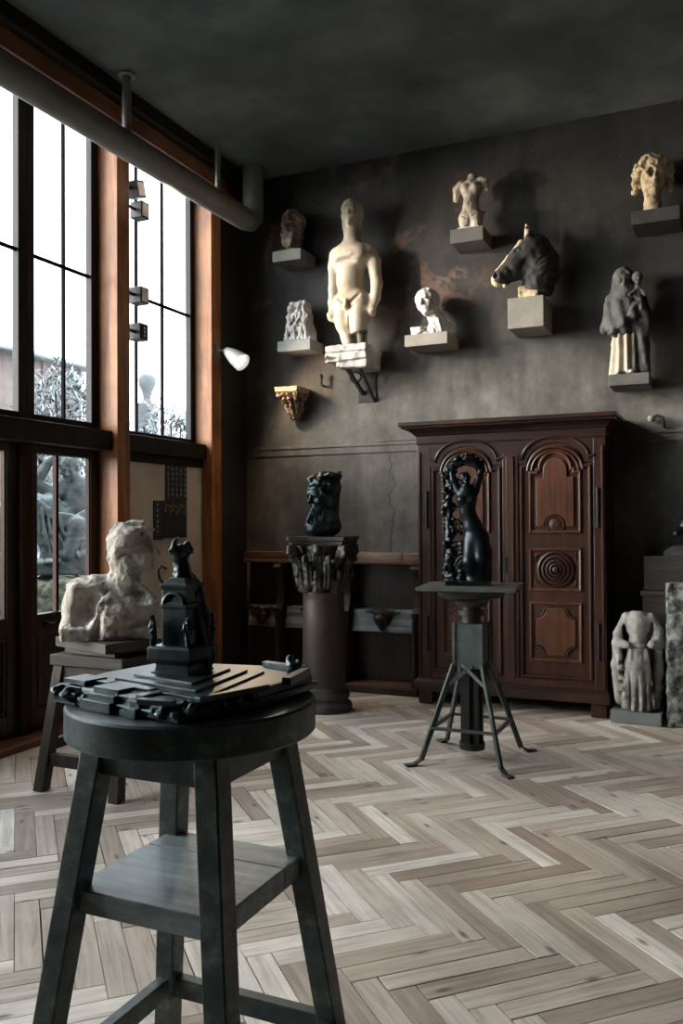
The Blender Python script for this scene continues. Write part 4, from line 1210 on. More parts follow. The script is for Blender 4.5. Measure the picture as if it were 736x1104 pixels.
def kblock():
    t = T('stone_block', 'rough broken pale stone block with iron bracket under the large nude youth', 'block', (-2.845, WB, 2.68), 0)
    f = S(); f.B((.005, -.185, .145), (.185, .185, .028), .006, 0)
    f.disp(rough(.005, 25, 4, 2)); f.isect(plane((0, 1, 0), 0))
    sculpt('upper_slab', f, (-.22, -.40, .1), (.22, .02, .19), .007, M['white_stone'], t)
    f = S(); f.B((.0, -.185, .09), (.19, .17, .045), .012, 0, rot=(0, -3, 0)); f.B((.045, -.18, .035), (.14, .15, .045), .012, .008, rot=(0, 2, 0))
    f.xE((-.14, -.33, .07), (.1, .04, .012), .01); f.disp(rough(.007, 16, 6, 3)); f.isect(plane((0, 1, 0), 0)); f.isect(plane((0, 0, 1), .122))
    sculpt('lower_block', f, (-.23, -.40, -.04), (.23, .02, .14), .007, M['white_stone'], t)
    i = MB(); i.beam((-.03, -.24, -.005), (.02, -.0, -.20), .03, .02); i.beam((.09, -.26, -.005), (.12, -.0, -.26), .022, .016)
    i.tube([(-.02+.05*math.cos(a), -.10, -.055+.045*math.sin(a)) for a in np.linspace(0, 2*PI, 17)], .010, 8)
    i.box(-.03, .13, -.012, 0, -.26, .0)
    i.build('iron_bracket', M['black_iron'], t, label='black iron bracket')
kblock()

# headless torso
def torso():
    f = S()
    f.E((.0, 0, .335), (.085, .058, .07), 0)
    for s in (-1, 1): f.E((s*.04+.003, -.05, .325), (.036, .036, .034), .01)
    f.C((0, 0, .31), (-.008, 0, .21), .068, .052, .03)
    f.E((-.006, -.005, .19), (.062, .052, .06), .03); f.E((-.012, .0, .115), (.085, .06, .06), .04); f.E((-.012, .035, .1), (.075, .05, .06), .03)
    f.C((-.052, -.0, .10), (-.055, -.005, .01), .052, .043, .03); f.C((.036, -.0, .10), (.045, -.005, .01), .052, .042, .03)
    f.C((.0, .01, .38), (.005, .01, .43), .036, .034, .03)
    f.C((-.082, .0, .375), (-.118, -.0, .345), .036, .034, .025); f.C((-.118, 0, .345), (-.125, .0, .27), .034, .026, .01)
    f.C((.08, .0, .38), (.11, .0, .37), .036, .032, .025); f.C((.11, 0, .37), (.122, .0, .315), .03, .022, .01)
    f.E((.085, .02, .13), (.02, .02, .02), .01)
    f.xE((-.006, -.066, .195), (.007, .015, .008), .006); f.xE((-.006, -.06, .06), (.006, .02, .05), .01)
    for s in (-1, 1): f.xE((-.008+s*.04, -.062, .10), (.04, .012, .005), .008, rot=(0, -s*28, 0))
    f.disp(rough(.003, 40, 3, 2)); f.isect(plane((0, 0, -1), 0))
    t = T('headless_torso', 'small headless nude torso with arm stumps on the shelf above the horse head', 'sculpture', (-1.815, 6.57, 3.691), 0, 'sculptures on the back wall')
    sculpt('figure', f, (-.17, -.12, -.005), (.16, .12, .455), .0055, M['torso_stone'], t)
    b = MB(); b.box(-.10, .075, -.07, .07, 0, .014); b.build('base', M['limestone'], t, bevel=.003)
M['torso_stone'] = spotted('brownish_marble', [(.3, (.20, .16, .12)), (.55, (.40, .34, .27)), (.75, (.56, .49, .40))], 6, .6, 60, .2, .003)
torso()

# white tilted head and neck
def tilted():
    t = T('tilted_head_bust', 'white head leaning to the left on a long neck beside the nude youth', 'sculpture', (-2.165, 6.58, 2.889), 0, 'sculptures on the back wall')
    f = S(); h = head(hair=.05, hairn=8, seed=12, neck=False, hairline=.18, hamp=.03)
    h.E((.0, .12, .52), (.22, .2, .1), .05)
    f.add(placed(h, (-.02, -.02, .262), (-4, -20, -12), .235), 0)
    f.chain([(.0, .02, .215), (.05, .02, .13), (.075, .02, .05)], [.058, .062, .085], .03, .03)
    f.C((.01, .0, .035), (.13, .03, .05), .05, .05, .04)
    for s in (0, 1): f.C((.03+.05*s, -.05, .12), (.05+.06*s, -.07, .02), .014, .010, .012)
    f.xE((.02, -.07, .13), (.03, .02, .06), .02)
    f.disp(rough(.003, 45, 2)); f.isect(plane((0, 0, -1), 0))
    sculpt('head_and_neck', f, (-.19, -.18, -.005), (.21, .17, .42), .0055, M['white_stone'], t)
    b = S(); b.B((-.03, .0, .035), (.12, .07, .04), .006, 0); b.xE((.0, -.08, .06), (.05, .05, .04), .01); b.C((-.12, -.06, .0), (-.06, -.075, .04), .02, .015, .01); b.disp(rough(.006, 30, 4)); b.isect(plane((0, 0, -1), 0)); b.isect(plane((0, 0, 1), .075))
    sculpt('broken_base', b, (-.18, -.12, -.005), (.14, .1, .09), .006, M['white_stone'], t)
tilted()

# horse head
def horse():
    t = T('horse_head', 'dark horse head sculpture with muzzle to the left on a deep wall box', 'sculpture', (-1.365, 6.56, 3.084), 0, 'sculptures on the back wall')
    f = S()
    poll = np.array((.00, .0, .44)); nose = np.array((-.275, -.10, .19))
    d = nose-poll; d /= np.linalg.norm(d); up = np.array((-d[2], 0, d[0])); up /= np.linalg.norm(up)
    if up[2] < 0: up = -up
    A = lambda u, v, w=0.0: tuple(poll+d*u+up*v+np.array((0, 1, 0))*w)
    f.C(A(.02, -.06), A(.19, -.055), .10, .078, 0)           # skull
    f.C(A(.17, -.05), A(.34, -.055), .075, .055, .04)         # nose bone
    f.E(A(.355, -.06), (.052, .058, .058), .03)               # muzzle
    f.C(A(.33, -.09), A(.36, -.115), .034, .028, .02)         # lower lip
    f.C(A(.10, -.16), A(.31, -.115), .05, .028, .04)          # lower jaw
    f.E(A(.07, -.155), (.095, .062, .10), .03)                # cheek
    for s in (-1, 1):
        f.E(A(.11, -.005, s*.068), (.034, .022, .028), .012); f.xE(A(.115, -.012, s*.092), (.017, .016, .014), .006)
        f.xE(A(.355, -.045, s*.055), (.018, .018, .022), .008)
        f.C(A(-.03, .02, s*.05), A(-.08, .10, s*.055), .03, .008, .015)
        f.C(A(.16, -.06, s*.07), A(.30, -.075, s*.05), .012, .01, .01)
    f.xE(A(.39, -.09), (.035, .07, .010), .006, rot=(0, 40, 0))
    # neck and clipped mane
    f.chain([(.02, .0, .36), (.08, .03, .24), (.06, .03, .10)], [.105, .125, .12], .04, .05)
    f.chain([(-.005, .0, .49), (.09, .01, .45), (.165, .03, .33), (.18, .04, .18)], [.035, .045, .045, .04], .02, .03)
    w_ = S()                                                                  # pale overlay painted where light catches brow, muzzle and ear
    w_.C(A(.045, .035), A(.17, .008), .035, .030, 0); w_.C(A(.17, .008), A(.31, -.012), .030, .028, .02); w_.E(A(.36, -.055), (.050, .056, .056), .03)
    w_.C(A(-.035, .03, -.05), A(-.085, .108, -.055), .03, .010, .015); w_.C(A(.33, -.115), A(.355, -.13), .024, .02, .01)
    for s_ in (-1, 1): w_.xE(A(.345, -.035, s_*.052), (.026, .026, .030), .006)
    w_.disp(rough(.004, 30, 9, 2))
    sculpt('pale_lit_ridge', w_, (-.40, -.24, .02), (.28, .2, .62), .0065, M['ochre_stone'], t, label='pale overlay for the lit brow, muzzle and ear')
    f.xE(A(.345, -.035, -.06), (.022, .03, .026), .006)
    f.disp(lambda P: .003*np.sin(P[:, 0]*90-P[:, 2]*140)*(P[:, 0] > .1))
    f.disp(rough(.006, 25, 7, 2))
    f.isect(plane((-.25, 0, -1), -.075)); f.isect(plane((0, 1, 0), .195))
    sculpt('head', f, (-.40, -.24, .02), (.28, .2, .60), .0075, M['horse_stone'], t)
    g = S(); g.B((.0, .03, .04), (.075, .085, .07), .012, 0); g.disp(rough(.008, 24, 3)); g.isect(plane((0, 0, -1), 0))
    sculpt('neck_stump', g, (-.1, -.1, -.005), (.11, .14, .13), .007, M['ochre_stone'], t, label='pale ochre stump')
M['horse_stone'] = spotted('dark_horse_patina', [(.3, (.012, .011, .010)), (.55, (.026, .022, .019)), (.75, (.06, .049, .038))], 5, .75, 50, .3, .004)
horse()

# curly head, top right
def curly():
    f = S(); h = head(hair=.02, hairn=8, seed=4, neck=True, hairline=.2, ears=False)
    r = random.Random(5)
    for i in range(150):
        th = r.uniform(0, 2*PI); ph = r.uniform(-.35, 1.0)
        p = np.array((math.cos(th)*math.cos(ph*PI/2)*.43, .10+math.sin(th)*math.cos(ph*PI/2)*.42, .13+math.sin(ph*PI/2)*.44))
        if p[1] < -.02 and (p[0]/.34)**2+((p[2]+.02)/.40)**2 < 1: continue
        if p[1] < -.20 and p[2] < .34: continue
        h.E(p, r.uniform(.055, .08), .006)
    for s_ in (-1, 1):
        for k in range(6): h.E((s_*(.41+.03*(k % 2)), -.06+.05*(k % 2), .24-.11*k), .075, .006)
    h.E((0, -.12, -.03), (.265, .285, .42), .05)
    h.E((0, -.40, -.09), (.05, .06, .05), .03); h.E((0, -.39, -.23), (.09, .03, .03), .02)
    h.xE((-.07, -.40, .08), (.075, .16, .12), .02); h.xE((.11, -.42, .05), (.06, .09, .05), .03)
    f.add(placed(h, (0, 0, .265), (6, 0, 10), .29), 0)
    f.disp(rough(.006, 40, 6, 2)); f.isect(plane((0, 0, -1), 0)); f.isect(plane((0, 0, -1), 0))
    o = sculpt('curly_head', f, (-.19, -.2, -.005), (.19, .2, .44), .006, M['ochre_stone'], None, (-.47, 6.585, 3.617))
    tag(o, 'ochre stone head with thick curls on the shelf at top right', 'sculpture', 'sculptures on the back wall')
curly()

# standing mother and child
def madonna():
    t = T('mother_and_child', 'grey veiled mother holding a child, standing statue above the right end of the armoire', 'sculpture', (-.645, 6.575, 2.456), 0, 'sculptures on the back wall')
    fold = lambda amp, fr, ph=0: (lambda P: amp*np.sin(np.arctan2(P[:, 1]-.02, P[:, 0])*fr+ph+P[:, 2]*2))
    f = S()
    f.chain([(-.03, .0, .0), (-.025, .0, .25), (-.02, .0, .42)], [.105, .085, .08], .02)
    f.disp(fold(.011, 13)); f.E((-.06, -.11, .015), (.025, .04, .015), .006); f.E((.03, -.105, .015), (.025, .04, .015), .006)
    f.isect(plane((0, 0, -1), 0)); f.disp(rough(.003, 30, 2))
    sculpt('skirt', f, (-.2, -.17, -.005), (.2, .16, .45), .0065, M['cream_marble'], t, label='cream skirt in long folds')
    g = S()
    g.chain([(-.03, 0, .36), (-.025, 0, .5), (-.02, .01, .60)], [.115, .105, .085], .03)
    g.E((-.02, .01, .59), (.115, .075, .07), .04)
    g.C((-.12, 0, .57), (-.145, -.02, .36), .045, .05, .03)                 # arm under the mantle
    g.C((-.14, -.02, .36), (-.02, -.11, .38), .045, .035, .02)
    g.C((.075, 0, .58), (.105, -.03, .45), .05, .05, .03); g.C((.10, -.03, .45), (.07, -.09, .50), .04, .03, .02)
    g.chain([(.10, -.03, .45), (.105, -.03, .2), (.10, -.02, .02)], [.055, .045, .045], .03)   # falling mantle on the right
    for i in range(4): g.C((-.13+.035*i, -.09-.01*i, .30+.02*i), (.05, -.10, .42+.02*i), .014, .014, .012)
    g.disp(lambda P: .006*np.sin(P[:, 0]*70+P[:, 2]*18)*(P[:, 2] < .55))
    h = head(hair=.0, neck=False, ears=False)
    v = S(); v.E((0, .10, .08), (.44, .46, .52), 0); v.C((-.3, .1, -.1), (-.36, .15, -.75), .16, .14, .1); v.C((.3, .1, -.1), (.33, .15, -.75), .16, .14, .1); v.xE((0, -.45, -.02), (.27, .42, .44), .04)
    h.add(v, .01)
    g.add(placed(h, (-.03, -.005, .695), (6, 0, 8), .185), .02)
    g.C((-.03, .01, .56), (-.03, .01, .66), .045, .045, .02)
    g.xE((.02, -.10, .24), (.0, .0, .0)) if False else None
    g.disp(rough(.004, 30, 5)); g.isect(plane((0, 0, -1), 0))
    g.sub(rbox((-.05, -.05, .12), (.105, .12, .16), .02, (0, -12, 0)), .01)
    sculpt('mantle', g, (-.23, -.2, -.005), (.22, .17, .83), .0065, M['dark_stone'], t, label='dark grey mantle and veil')
    c = S(); c.E((.075, -.05, .575), (.042, .04, .065), 0); c.add(placed(head(hair=.02, neck=True), (.07, -.055, .69), (0, 0, 15), .10), .01)
    c.C((.06, -.08, .60), (.02, -.105, .57), .016, .013, .01); c.C((.10, -.07, .60), (.125, -.10, .56), .016, .013, .01); c.C((.09, -.07, .53), (.10, -.11, .46), .022, .016, .01)
    c.disp(rough(.002, 50, 3))
    sculpt('child', c, (-.03, -.17, .42), (.18, .05, .77), .005, M['dark_stone'], t)
madonna()

# ------------------------------------------------------------------ statue and slab on the floor at right
def headless():
    b = MB(); b.box(-.167, .167, -.12, .12, 0, .083)
    tag(b.build('stone_plinth', M['shelf_blue'], None, (-.580, 6.30, 0), R(-2), bevel=.006), 'low grey plinth block on the floor right of the armoire', 'plinth')
    f = S()
    f.E((.0, 0, .60), (.085, .06, .075), 0); f.C((0, 0, .60), (-.005, -.005, .46), .068, .054, .03)        # bodice and waist
    f.chain([(-.005, 0, .46), (-.01, 0, .30), (-.01, 0, .02)], [.056, .085, .10], .02)                       # skirt
    r = random.Random(2)
    for x0, x1, w_ in ((-.045, -.085, .020), (-.015, -.035, .017), (.012, .012, .020), (.038, .058, .018), (.052, .088, .018), (-.052, -.108, .016)):
        f.C((x0, -.052, .42), (x1, -.098+abs(x1)*.35, .03), .010, w_, .012)
    for x1 in (-.06, -.012, .035, .075): f.xE((x1, -.108+abs(x1)*.3, .12), (.008, .03, .15), .012)
    f.E((-.01, -.055, .45), (.055, .02, .012), .012)                                                          # belt
    f.chain([(-.075, .0, .635), (-.125, .0, .52), (-.135, -.02, .46)], [.038, .036, .036], .02); f.C((-.135, -.02, .46), (-.075, -.07, .455), .034, .022, .02)
    f.chain([(.08, .0, .635), (.125, .0, .54), (.13, -.03, .475)], [.038, .042, .048], .02); f.C((.13, -.03, .475), (.085, -.075, .465), .040, .03, .02)
    f.chain([(-.135, .0, .45), (-.145, .01, .30), (-.125, .0, .06)], [.030, .034, .034], .02); f.chain([(.13, .01, .45), (.135, .02, .25), (.115, .02, .03)], [.03, .032, .034], .02)
    f.C((-.13, -.03, .40), (-.10, -.07, .10), .02, .02, .02)
    for z in (.33, .26, .19, .12): f.xE((-.118, -.06, z), (.018, .04, .022), .01)
    f.xE((-.092, -.03, .545), (.016, .08, .05), .015); f.xE((.088, -.03, .56), (.010, .07, .05), .012)
    f.C((0, 0, .62), (.0, .0, .67), .045, .04, .03)
    f.isect(plane((.12, 0, 1), .678)); f.disp(rough(.005, 28, 5, 3)); f.isect(plane((0, 0, -1), 0))
    o = sculpt('draped_statue', f, (-.22, -.19, -.005), (.22, .16, .72), .0065, M['gothic_stone'], None, (-.572, 6.285, .084), R(10))
    tag(o, 'headless grey draped stone figure standing on a low plinth right of the armoire', 'sculpture')
headless()
def slab():
    f = S(); f.B((.21, .06, .48), (.215, .065, .495), .012, 0)
    f.disp(rough(.012, 22, 6, 3)); f.isect(plane((0, 0, -1), 0)); f.isect(plane((.12, 0, 1), .985))
    o = sculpt('stone_slab', f, (-.03, -.04, -.01), (.46, .16, 1.01), .011, M['slab_stone'], None, (-.375, 6.19, 0), R(4))
    tag(o, 'pitted grey stone slab standing upright at the right edge', 'slab')
    t = thing('wooden_pedestal', 'dark brown boxed pedestal behind the pitted stone slab', 'pedestal', (-.27, 6.585, 0))
    b = MB(); b.box(-.285, .30, -.14, .16, 0, .86); b.build('lower_case', M['ped'], t, bevel=.005)
    b = MB(); b.box(-.275, .29, -.13, .155, .90, 1.145); b.build('upper_case', M['ped'], t, bevel=.005)
    b = MB(); b.box(-.30, .315, -.155, .165, .86, .90); b.build('moulding', M['ped'], t, bevel=.008)
    b = MB(); b.box(-.14, .26, -.125, .14, 1.145, 1.18); b.rings([[(-.14+o, -.125+o, z), (.26-o, -.125+o, z), (.26-o, .14-o, z), (-.14+o, .14-o, z)] for o, z in ((0, 1.18), (.05, 1.215), (.08, 1.22))])
    b.v = [(x, y, z-1.145) for x, y, z in b.v]
    tag(b.build('bust_base', M['dark_stone'], None, (-.27, 6.585, 1.1455), bevel=.004), 'dark stepped base block on the brown pedestal at the right edge', 'plinth')
    f = S(); f.C((0, 0, 0), (0, 0, .07), .07, .05, 0); f.E((.02, 0, .15), (.15, .10, .10), .04)
    f.add(placed(head(hair=.06, seed=8), (.03, -.02, .40), (0, 0, 25), .25), .03); f.C((.02, 0, .18), (.03, .01, .32), .07, .06, .03)
    f.C((-.10, -.06, .10), (-.13, -.09, .08), .03, .025, .02)
    f.disp(rough(.006, 25, 4)); f.isect(plane((0, 0, -1), 0))
    o = sculpt('dark_bust', f, (-.2, -.2, -.005), (.22, .2, .58), .008, M['bronze'], None, (-.20, 6.58, 1.222))
    tag(o, 'dark bust half cut by the right edge, on the brown pedestal', 'sculpture')
M['ped'] = wood('pedestal_wood', (.018, .014, .012), (.035, .028, .024), (.06, .048, .04), 'x', 1, .6, .15)
slab()
# ------------------------------------------------------------------ rough stone bust on the stand
def stone_bust():
    f = S()
    f.B((-.15, .03, .15), (.105, .14, .155), .06, 0, rot=(0, 9, 6)); f.E((-.13, .04, .26), (.10, .11, .07), .04)         # broken shoulder block at left
    f.B((.02, -.05, .11), (.12, .15, .115), .05, .03, rot=(0, 10, -10))     # chest mass towards us
    f.B((.16, .0, .10), (.105, .16, .11), .05, .03, rot=(0, 0, 8))
    f.E((.185, -.02, .165), (.085, .13, .075), .04)                          # far shoulder
    f.B((.0, .0, .03), (.265, .18, .045), .02, .02)
    f.C((-.06, .03, .275), (.08, .01, .27), .06, .075, .05)                  # trapezius
    f.C((.06, .0, .24), (.085, .0, .42), .078, .074, .05)                    # neck
    f.C((.10, -.06, .315), (.215, -.08, .215), .016, .016, .02)              # collar bone
    f.xE((.155, -.13, .23), (.04, .05, .04), .03)
    h = head(hair=.0, neck=False, seed=2, ears=True)
    f.add(placed(h, (.125, -.0, .480), (0, 9, 92), .275), .02)
    k = S()                                                                   # swept hair
    k.E((.085, .0, .53), (.098, .108, .09), 0); k.C((.035, 0, .49), (.045, 0, .38), .065, .055, .05)
    k.C((.07, 0, .58), (.15, -.01, .605), .055, .04, .04); k.C((.15, -.02, .605), (.215, -.035, .58), .032, .014, .02)
    k.C((.09, -.07, .57), (.18, -.06, .585), .03, .018, .02); k.C((.04, -.085, .50), (.11, -.10, .53), .03, .016, .02)
    for i in range(6): k.C((.02+.012*i, -.075-.004*i, .46+.022*i), (.09+.012*i, -.098, .475+.022*i), .016, .010, .01)
    k.disp(rough(.010, 26, 4, 3))
    f.add(k, .012)
    f.xE((-.125, -.135, .19), (.065, .07, .11), .015, rot=(0, 24, 0))           # hollow of the broken arm
    f.xE((-.055, -.20, .10), (.018, .05, .12), .02, rot=(0, 14, 0))
    f.xE((.10, -.225, .12), (.05, .05, .09), .02, rot=(0, -16, 0))
    f.C((.0, -.15, .22), (-.02, -.18, .05), .045, .05, .03)
    f.disp(lambda P: -.020*np.abs(noise3(P, 8, 5))-.010*np.abs(noise3(P, 19, 6))+.017)
    f.disp(rough(.0045, 55, 8, 2))
    f.isect(plane((0, 0, -1), 0))
    o = sculpt('stone_bust', f, (-.31, -.27, -.01), (.34, .25, .68), .0058, M['bust_stone'], None, (BX+.00, BY-.01, .7845), R(39))
    tag(o, 'rough pale stone bust with its face turned right on the wooden stand', 'sculpture')
stone_bust()

# ------------------------------------------------------------------ dark bronze head on the column
def bronze_bust():
    f = S()
    f.E((.0, .0, .07), (.135, .115, .075), 0); f.C((-.08, -.05, .06), (.06, -.05, .13), .06, .05, .04)
    f.C((.03, .02, .10), (.05, .02, .40), .085, .085, .05)                    # hair falling behind
    f.C((-.02, -.01, .12), (-.02, -.02, .28), .06, .055, .03)
    f.add(placed(head(hair=.04, hairn=9, seed=21, neck=False, long=.5), (-.02, -.02, .305), (12, 0, -48), .25), .02)
    r = random.Random(9)
    for i in range(34):
        a = r.uniform(0, 2*PI); rr = r.uniform(.07, .125)
        f.E((.005+rr*math.cos(a)*1.02, rr*math.sin(a), r.uniform(.37, .47)), r.uniform(.014, .034), .006)
    f.E((.01, 0, .41), (.10, .09, .075), .02)
    f.C((-.06, -.10, .41), (.10, -.06, .46), .014, .012, .006); f.C((-.09, -.08, .38), (-.05, -.12, .40), .018, .014, .006)
    for i in range(8): f.C((-.11+.028*i, -.10, .12), (-.08+.02*i, -.09, .20), .017, .013, .008)
    for i in range(22):
        a = r.uniform(0, 2*PI); z = r.uniform(.36, .46)
        f.C((.01+.09*math.cos(a), .09*math.sin(a), z), (.01+.122*math.cos(a+.15), .122*math.sin(a+.15), z+r.uniform(.0, .025)), .018, .012, .006)
    f.disp(rough(.0055, 34, 7, 3)); f.isect(plane((0, 0, -1), 0))
    o = sculpt('bronze_bust', f, (-.17, -.17, -.01), (.19, .16, .53), .0062, M['bronze'], None, (-2.76, 5.80, 1.2905), R(25))
    tag(o, 'dark bronze head of a wreathed woman on top of the brown column', 'sculpture')
bronze_bust()

# ------------------------------------------------------------------ black bronze dancer against a vine trunk
def dancer():
    t = thing('bronze_dancer', 'black bronze nude with raised arms beside a vine covered trunk on the iron turntable', 'sculpture', (-1.405, 4.93, 1.0225), R(15.5))
    t.scale = (1.02, 1.02, .955)
    f = S()
    f.chain([(.0, -.01, .58), (.0, -.015, .53), (.004, -.01, .455), (.035, .0, .36), (.055, .0, .30)], [.045, .056, .042, .052, .062], .02)
    for s in (-1, 1): f.E((s*.028, -.058, .525), (.026, .026, .026), .012)
    f.E((.06, .03, .30), (.06, .055, .06), .03)
    f.chain([(.07, -.01, .28), (.085, -.055, .17), (.075, .0, .05)], [.058, .05, .036], .02)
    f.chain([(.03, .0, .28), (.02, -.05, .15), (.03, .01, .03)], [.055, .046, .034], .02)
    f.E((.055, .0, .03), (.07, .06, .035), .03)
    f.C((-.002, -.01, .58), (-.005, -.012, .625), .024, .024, .015)
    f.add(placed(head(hair=.05, neck=False, seed=3), (-.008, -.015, .655), (-18, 0, 10), .085), .008)
    f.chain([(.045, -.01, .575), (.072, -.01, .66), (.085, -.0, .71)], [.028, .021, .018], .015)
    f.chain([(.085, 0, .71), (.05, -.01, .745), (.0, 0, .755)], [.018, .017, .018], .01)
    f.chain([(-.045, -.01, .575), (-.075, -.005, .65), (-.085, .0, .70)], [.026, .02, .018], .015)
    sculpt('figure', f, (-.14, -.14, -.002), (.16, .12, .80), .0048, M['black_bronze'], t)
    g = S(); r = random.Random(4)
    g.chain([(-.10, .02, .0), (-.105, .02, .3), (-.10, .02, .6), (-.095, .01, .72)], [.03, .022, .020, .022], .02)
    g.chain([(-.095, .01, .72), (-.04, .01, .765), (.03, .01, .765), (.085, .005, .72)], [.03, .028, .026, .022], .02)
    for i in range(90):
        z = r.uniform(.02, .74); a = r.uniform(0, 2*PI); rr = r.uniform(.015, .034)
        g.E((-.102+rr*math.cos(a)*1.1, .02+rr*math.sin(a), z), r.uniform(.009, .018), .004)
    for i in range(26):
        u = r.uniform(0, 1); g.E((-.09+.18*u, .01+r.uniform(-.03, .03), .735+.05*math.sin(PI*u)+r.uniform(-.02, .025)), r.uniform(.009, .018), .004)
    for z in (.50, .42, .36): g.C((-.10, .02, z), (-.03, .0, z-.04), .013, .012, .006)
    for i in range(24):
        z = r.uniform(.0, .33); g.E((-.06+r.uniform(-.03, .04), r.uniform(-.02, .03), z), r.uniform(.012, .024), .008)
    g.B((.0, .0, .012), (.13, .085, .014), .006, .01)
    g.C((.11, .01, .02), (.12, .02, .24), .022, .014, .02); g.C((.12, .02, .2), (.10, .04, .3), .02, .014, .02)
    g.disp(rough(.004, 60, 5, 2)); g.isect(plane((0, 0, -1), 0))
    sculpt('vine_trunk', g, (-.17, -.12, -.002), (.16, .12, .83), .0048, M['black_bronze'], t)
dancer()

# ------------------------------------------------------------------ bronze monument model on the stool
def maquette():
    t = thing('monument_model', 'dark bronze monument model with stepped terrace and tower on the green stool', 'sculpture', (SX, SY, 1.0005), 0)
    m = M['maquette']
    P0 = [(-.25, -.158), (.05, -.222), (.125, -.235), (.20, -.04), (.222, .20), (.06, .262), (-.235, .215), (-.275, .01)]
    b = MB()
    b.rings([[(x, y, z) for x, y in poly_inset(P0, i)] for i, z in ((0.006, 0), (0, .004), (0, .017), (.003, .020), (.011, .020), (.013, .036), (.016, .038))], True, True)
    b.build('terrace_base', m, t, bevel=.0015)
    # concentric raised frames round the tower, following the skewed terrace
    c = np.array((-.04, .02)); e1 = np.array((math.cos(R(-12)), math.sin(R(-12)))); e2 = np.array((-math.sin(R(6)), math.cos(R(6))))
    for (hx, hy, z1, w) in ((.165, .165, .043, .03), (.13, .13, .049, .03), (.095, .095, .055, .05)):
        q = [c+e1*x+e2*y for x, y in ((-hx, -hy), (hx, -hy), (hx, hy), (-hx, hy))]
        fr = MB(); fr.rings([[(p[0], p[1], z) for p in poly_inset([tuple(k) for k in q], i)] for i, z in ((.001, .037), (0, z1-.004), (0, z1))], True, True)
        fr.build('terrace_step', m, t, bevel=.001)
    # two flights of stairs on the near left edge
    A = np.array(P0[0]); Bq = np.array(P0[1]); e = (Bq-A)/np.linalg.norm(Bq-A); nrm = np.array((-e[1], e[0])); org = A   # nrm points inwards
    def eb(mb, u0, u1, w0, w1, z0, z1):
        vs = []
        for z in (z0, z1):
            for u, w in ((u0, w0), (u1, w0), (u1, w1), (u0, w1)):
                p = org+e*u+nrm*w; vs.append((p[0], p[1], z))
        mb._add(vs, [(0, 3, 2, 1), (4, 5, 6, 7), (0, 1, 5, 4), (1, 2, 6, 5), (2, 3, 7, 6), (3, 0, 4, 7)])
    for u0, u1 in ((.062, .105), (.195, .245)):
        st = MB()
        for k in range(6): eb(st, u0+.004*k, u1+.002*k, .052-k*.0115, .075, .0, .047-k*.007)
        st.build('stair_flight', m, t, bevel=.0008)
    for (u0, u1, zz) in ((-.012, .064, .050), (.108, .195, .046), (.246, .275, .044)):
        wl = MB()
        for k in range(3): eb(wl, u0-.003*k, u1-.002*(2-k)*(u1 > .1), .012-.013*k+(.012 if u0 < 0 else 0), .085, .0, zz-.012*k)
        wl.build('landing', m, t, bevel=.0012)
    cv = S(); r = random.Random(6)
    for i in range(12):
        p = org+e*r.uniform(-.005, .045)+nrm*r.uniform(-.01, .012); cv.E((p[0], p[1], .02+r.uniform(-.008, .010)), r.uniform(.007, .012), .006)
    for (x, y) in ((.14, -.20), (.155, -.15), (.17, -.10), (.185, -.05), (.12, -.215), (.075, -.215)):
        for k in range(3): cv.E((x+r.uniform(-.012, .008), y+r.uniform(-.012, .012), .02+r.uniform(-.004, .014)), (r.uniform(.009, .017), r.uniform(.009, .017), r.uniform(.006, .011)), .006)
    cv.chain([tuple(org+e*.0+nrm*.006)+(.014,), tuple(org+e*.05+nrm*.004)+(.014,), (.075, -.208, .014), (.12, -.205, .014), (.14, -.195, .014), (.155, -.15, .014), (.17, -.10, .014), (.185, -.05, .014)], [.008]*8, .006)
    cv.disp(rough(.007, 60, 3, 3)); sculpt('rockwork', cv, (-.32, -.30, -.0), (.26, .0, .06), .004, m, t)
    # parapets and posts on the far right edges
    for (p0, p1, w_, h_) in (((.215, .05, .043), (.195, .19, .043), .022, .018), ((.18, .215, .043), (.05, .245, .043), .02, .014), ((.14, -.19, .042), (.20, -.01, .042), .018, .012), ((.03, -.235, .040), (.11, -.225, .040), .02, .012)):
        pp = MB(); pp.beam(p0, p1, w_, h_); pp.build('parapet', m, t, bevel=.002)
    for (x, y) in ((.155, .20),):
        q = S(); q.E((x, y, .05), (.02, .018, .014), 0); q.E((x-.008, y, .066), (.010, .010, .012), .008); q.E((x+.014, y, .06), (.010, .008, .008), .006); q.disp(rough(.003, 90, 2)); sculpt('small_group', q, (x-.04, y-.04, .03), (x+.04, y+.04, .09), .003, m, t)
    # tower
    tw = MB(); cx, cy = c
    def sq(h, z, dx=0, dy=0): return [(cx-h+dx, cy-h+dy, z), (cx+h+dx, cy-h+dy, z), (cx+h+dx, cy+h+dy, z), (cx-h+dx, cy+h+dy, z)]
    tw.rings([sq(h, z) for h, z in ((.052, .037), (.052, .058), (.046, .060), (.044, .075), (.058, .088), (.058, .112), (.053, .118), (.034, .119), (.033, .20), (.037, .206), (.037, .214), (.034, .217), (.033, .245), (.037, .25), (.037, .257), (.03, .262), (.02, .272))], True, True)
    tw.build('tower', m, t, bevel=.0015)
    ar = MB()
    ar.tube([(cx-.028*math.cos(PI*i/12), cy-.036, .212+.026*math.sin(PI*i/12)) for i in range(13)], .004, 8)
    ar.tube([(cx-.036, cy+.028*math.cos(PI*i/12), .212+.026*math.sin(PI*i/12)) for i in range(13)], .004, 8)
    ar.build('arch_moulding', m, t)
    hk = MB(); hk.tube([(cx-.03, cy-.03, .255), (cx-.042, cy-.032, .27), (cx-.044, cy-.034, .29), (cx-.034, cy-.034, .30), (cx-.022, cy-.03, .292)], .0035, 8); hk.build('curled_ornament', m, t)
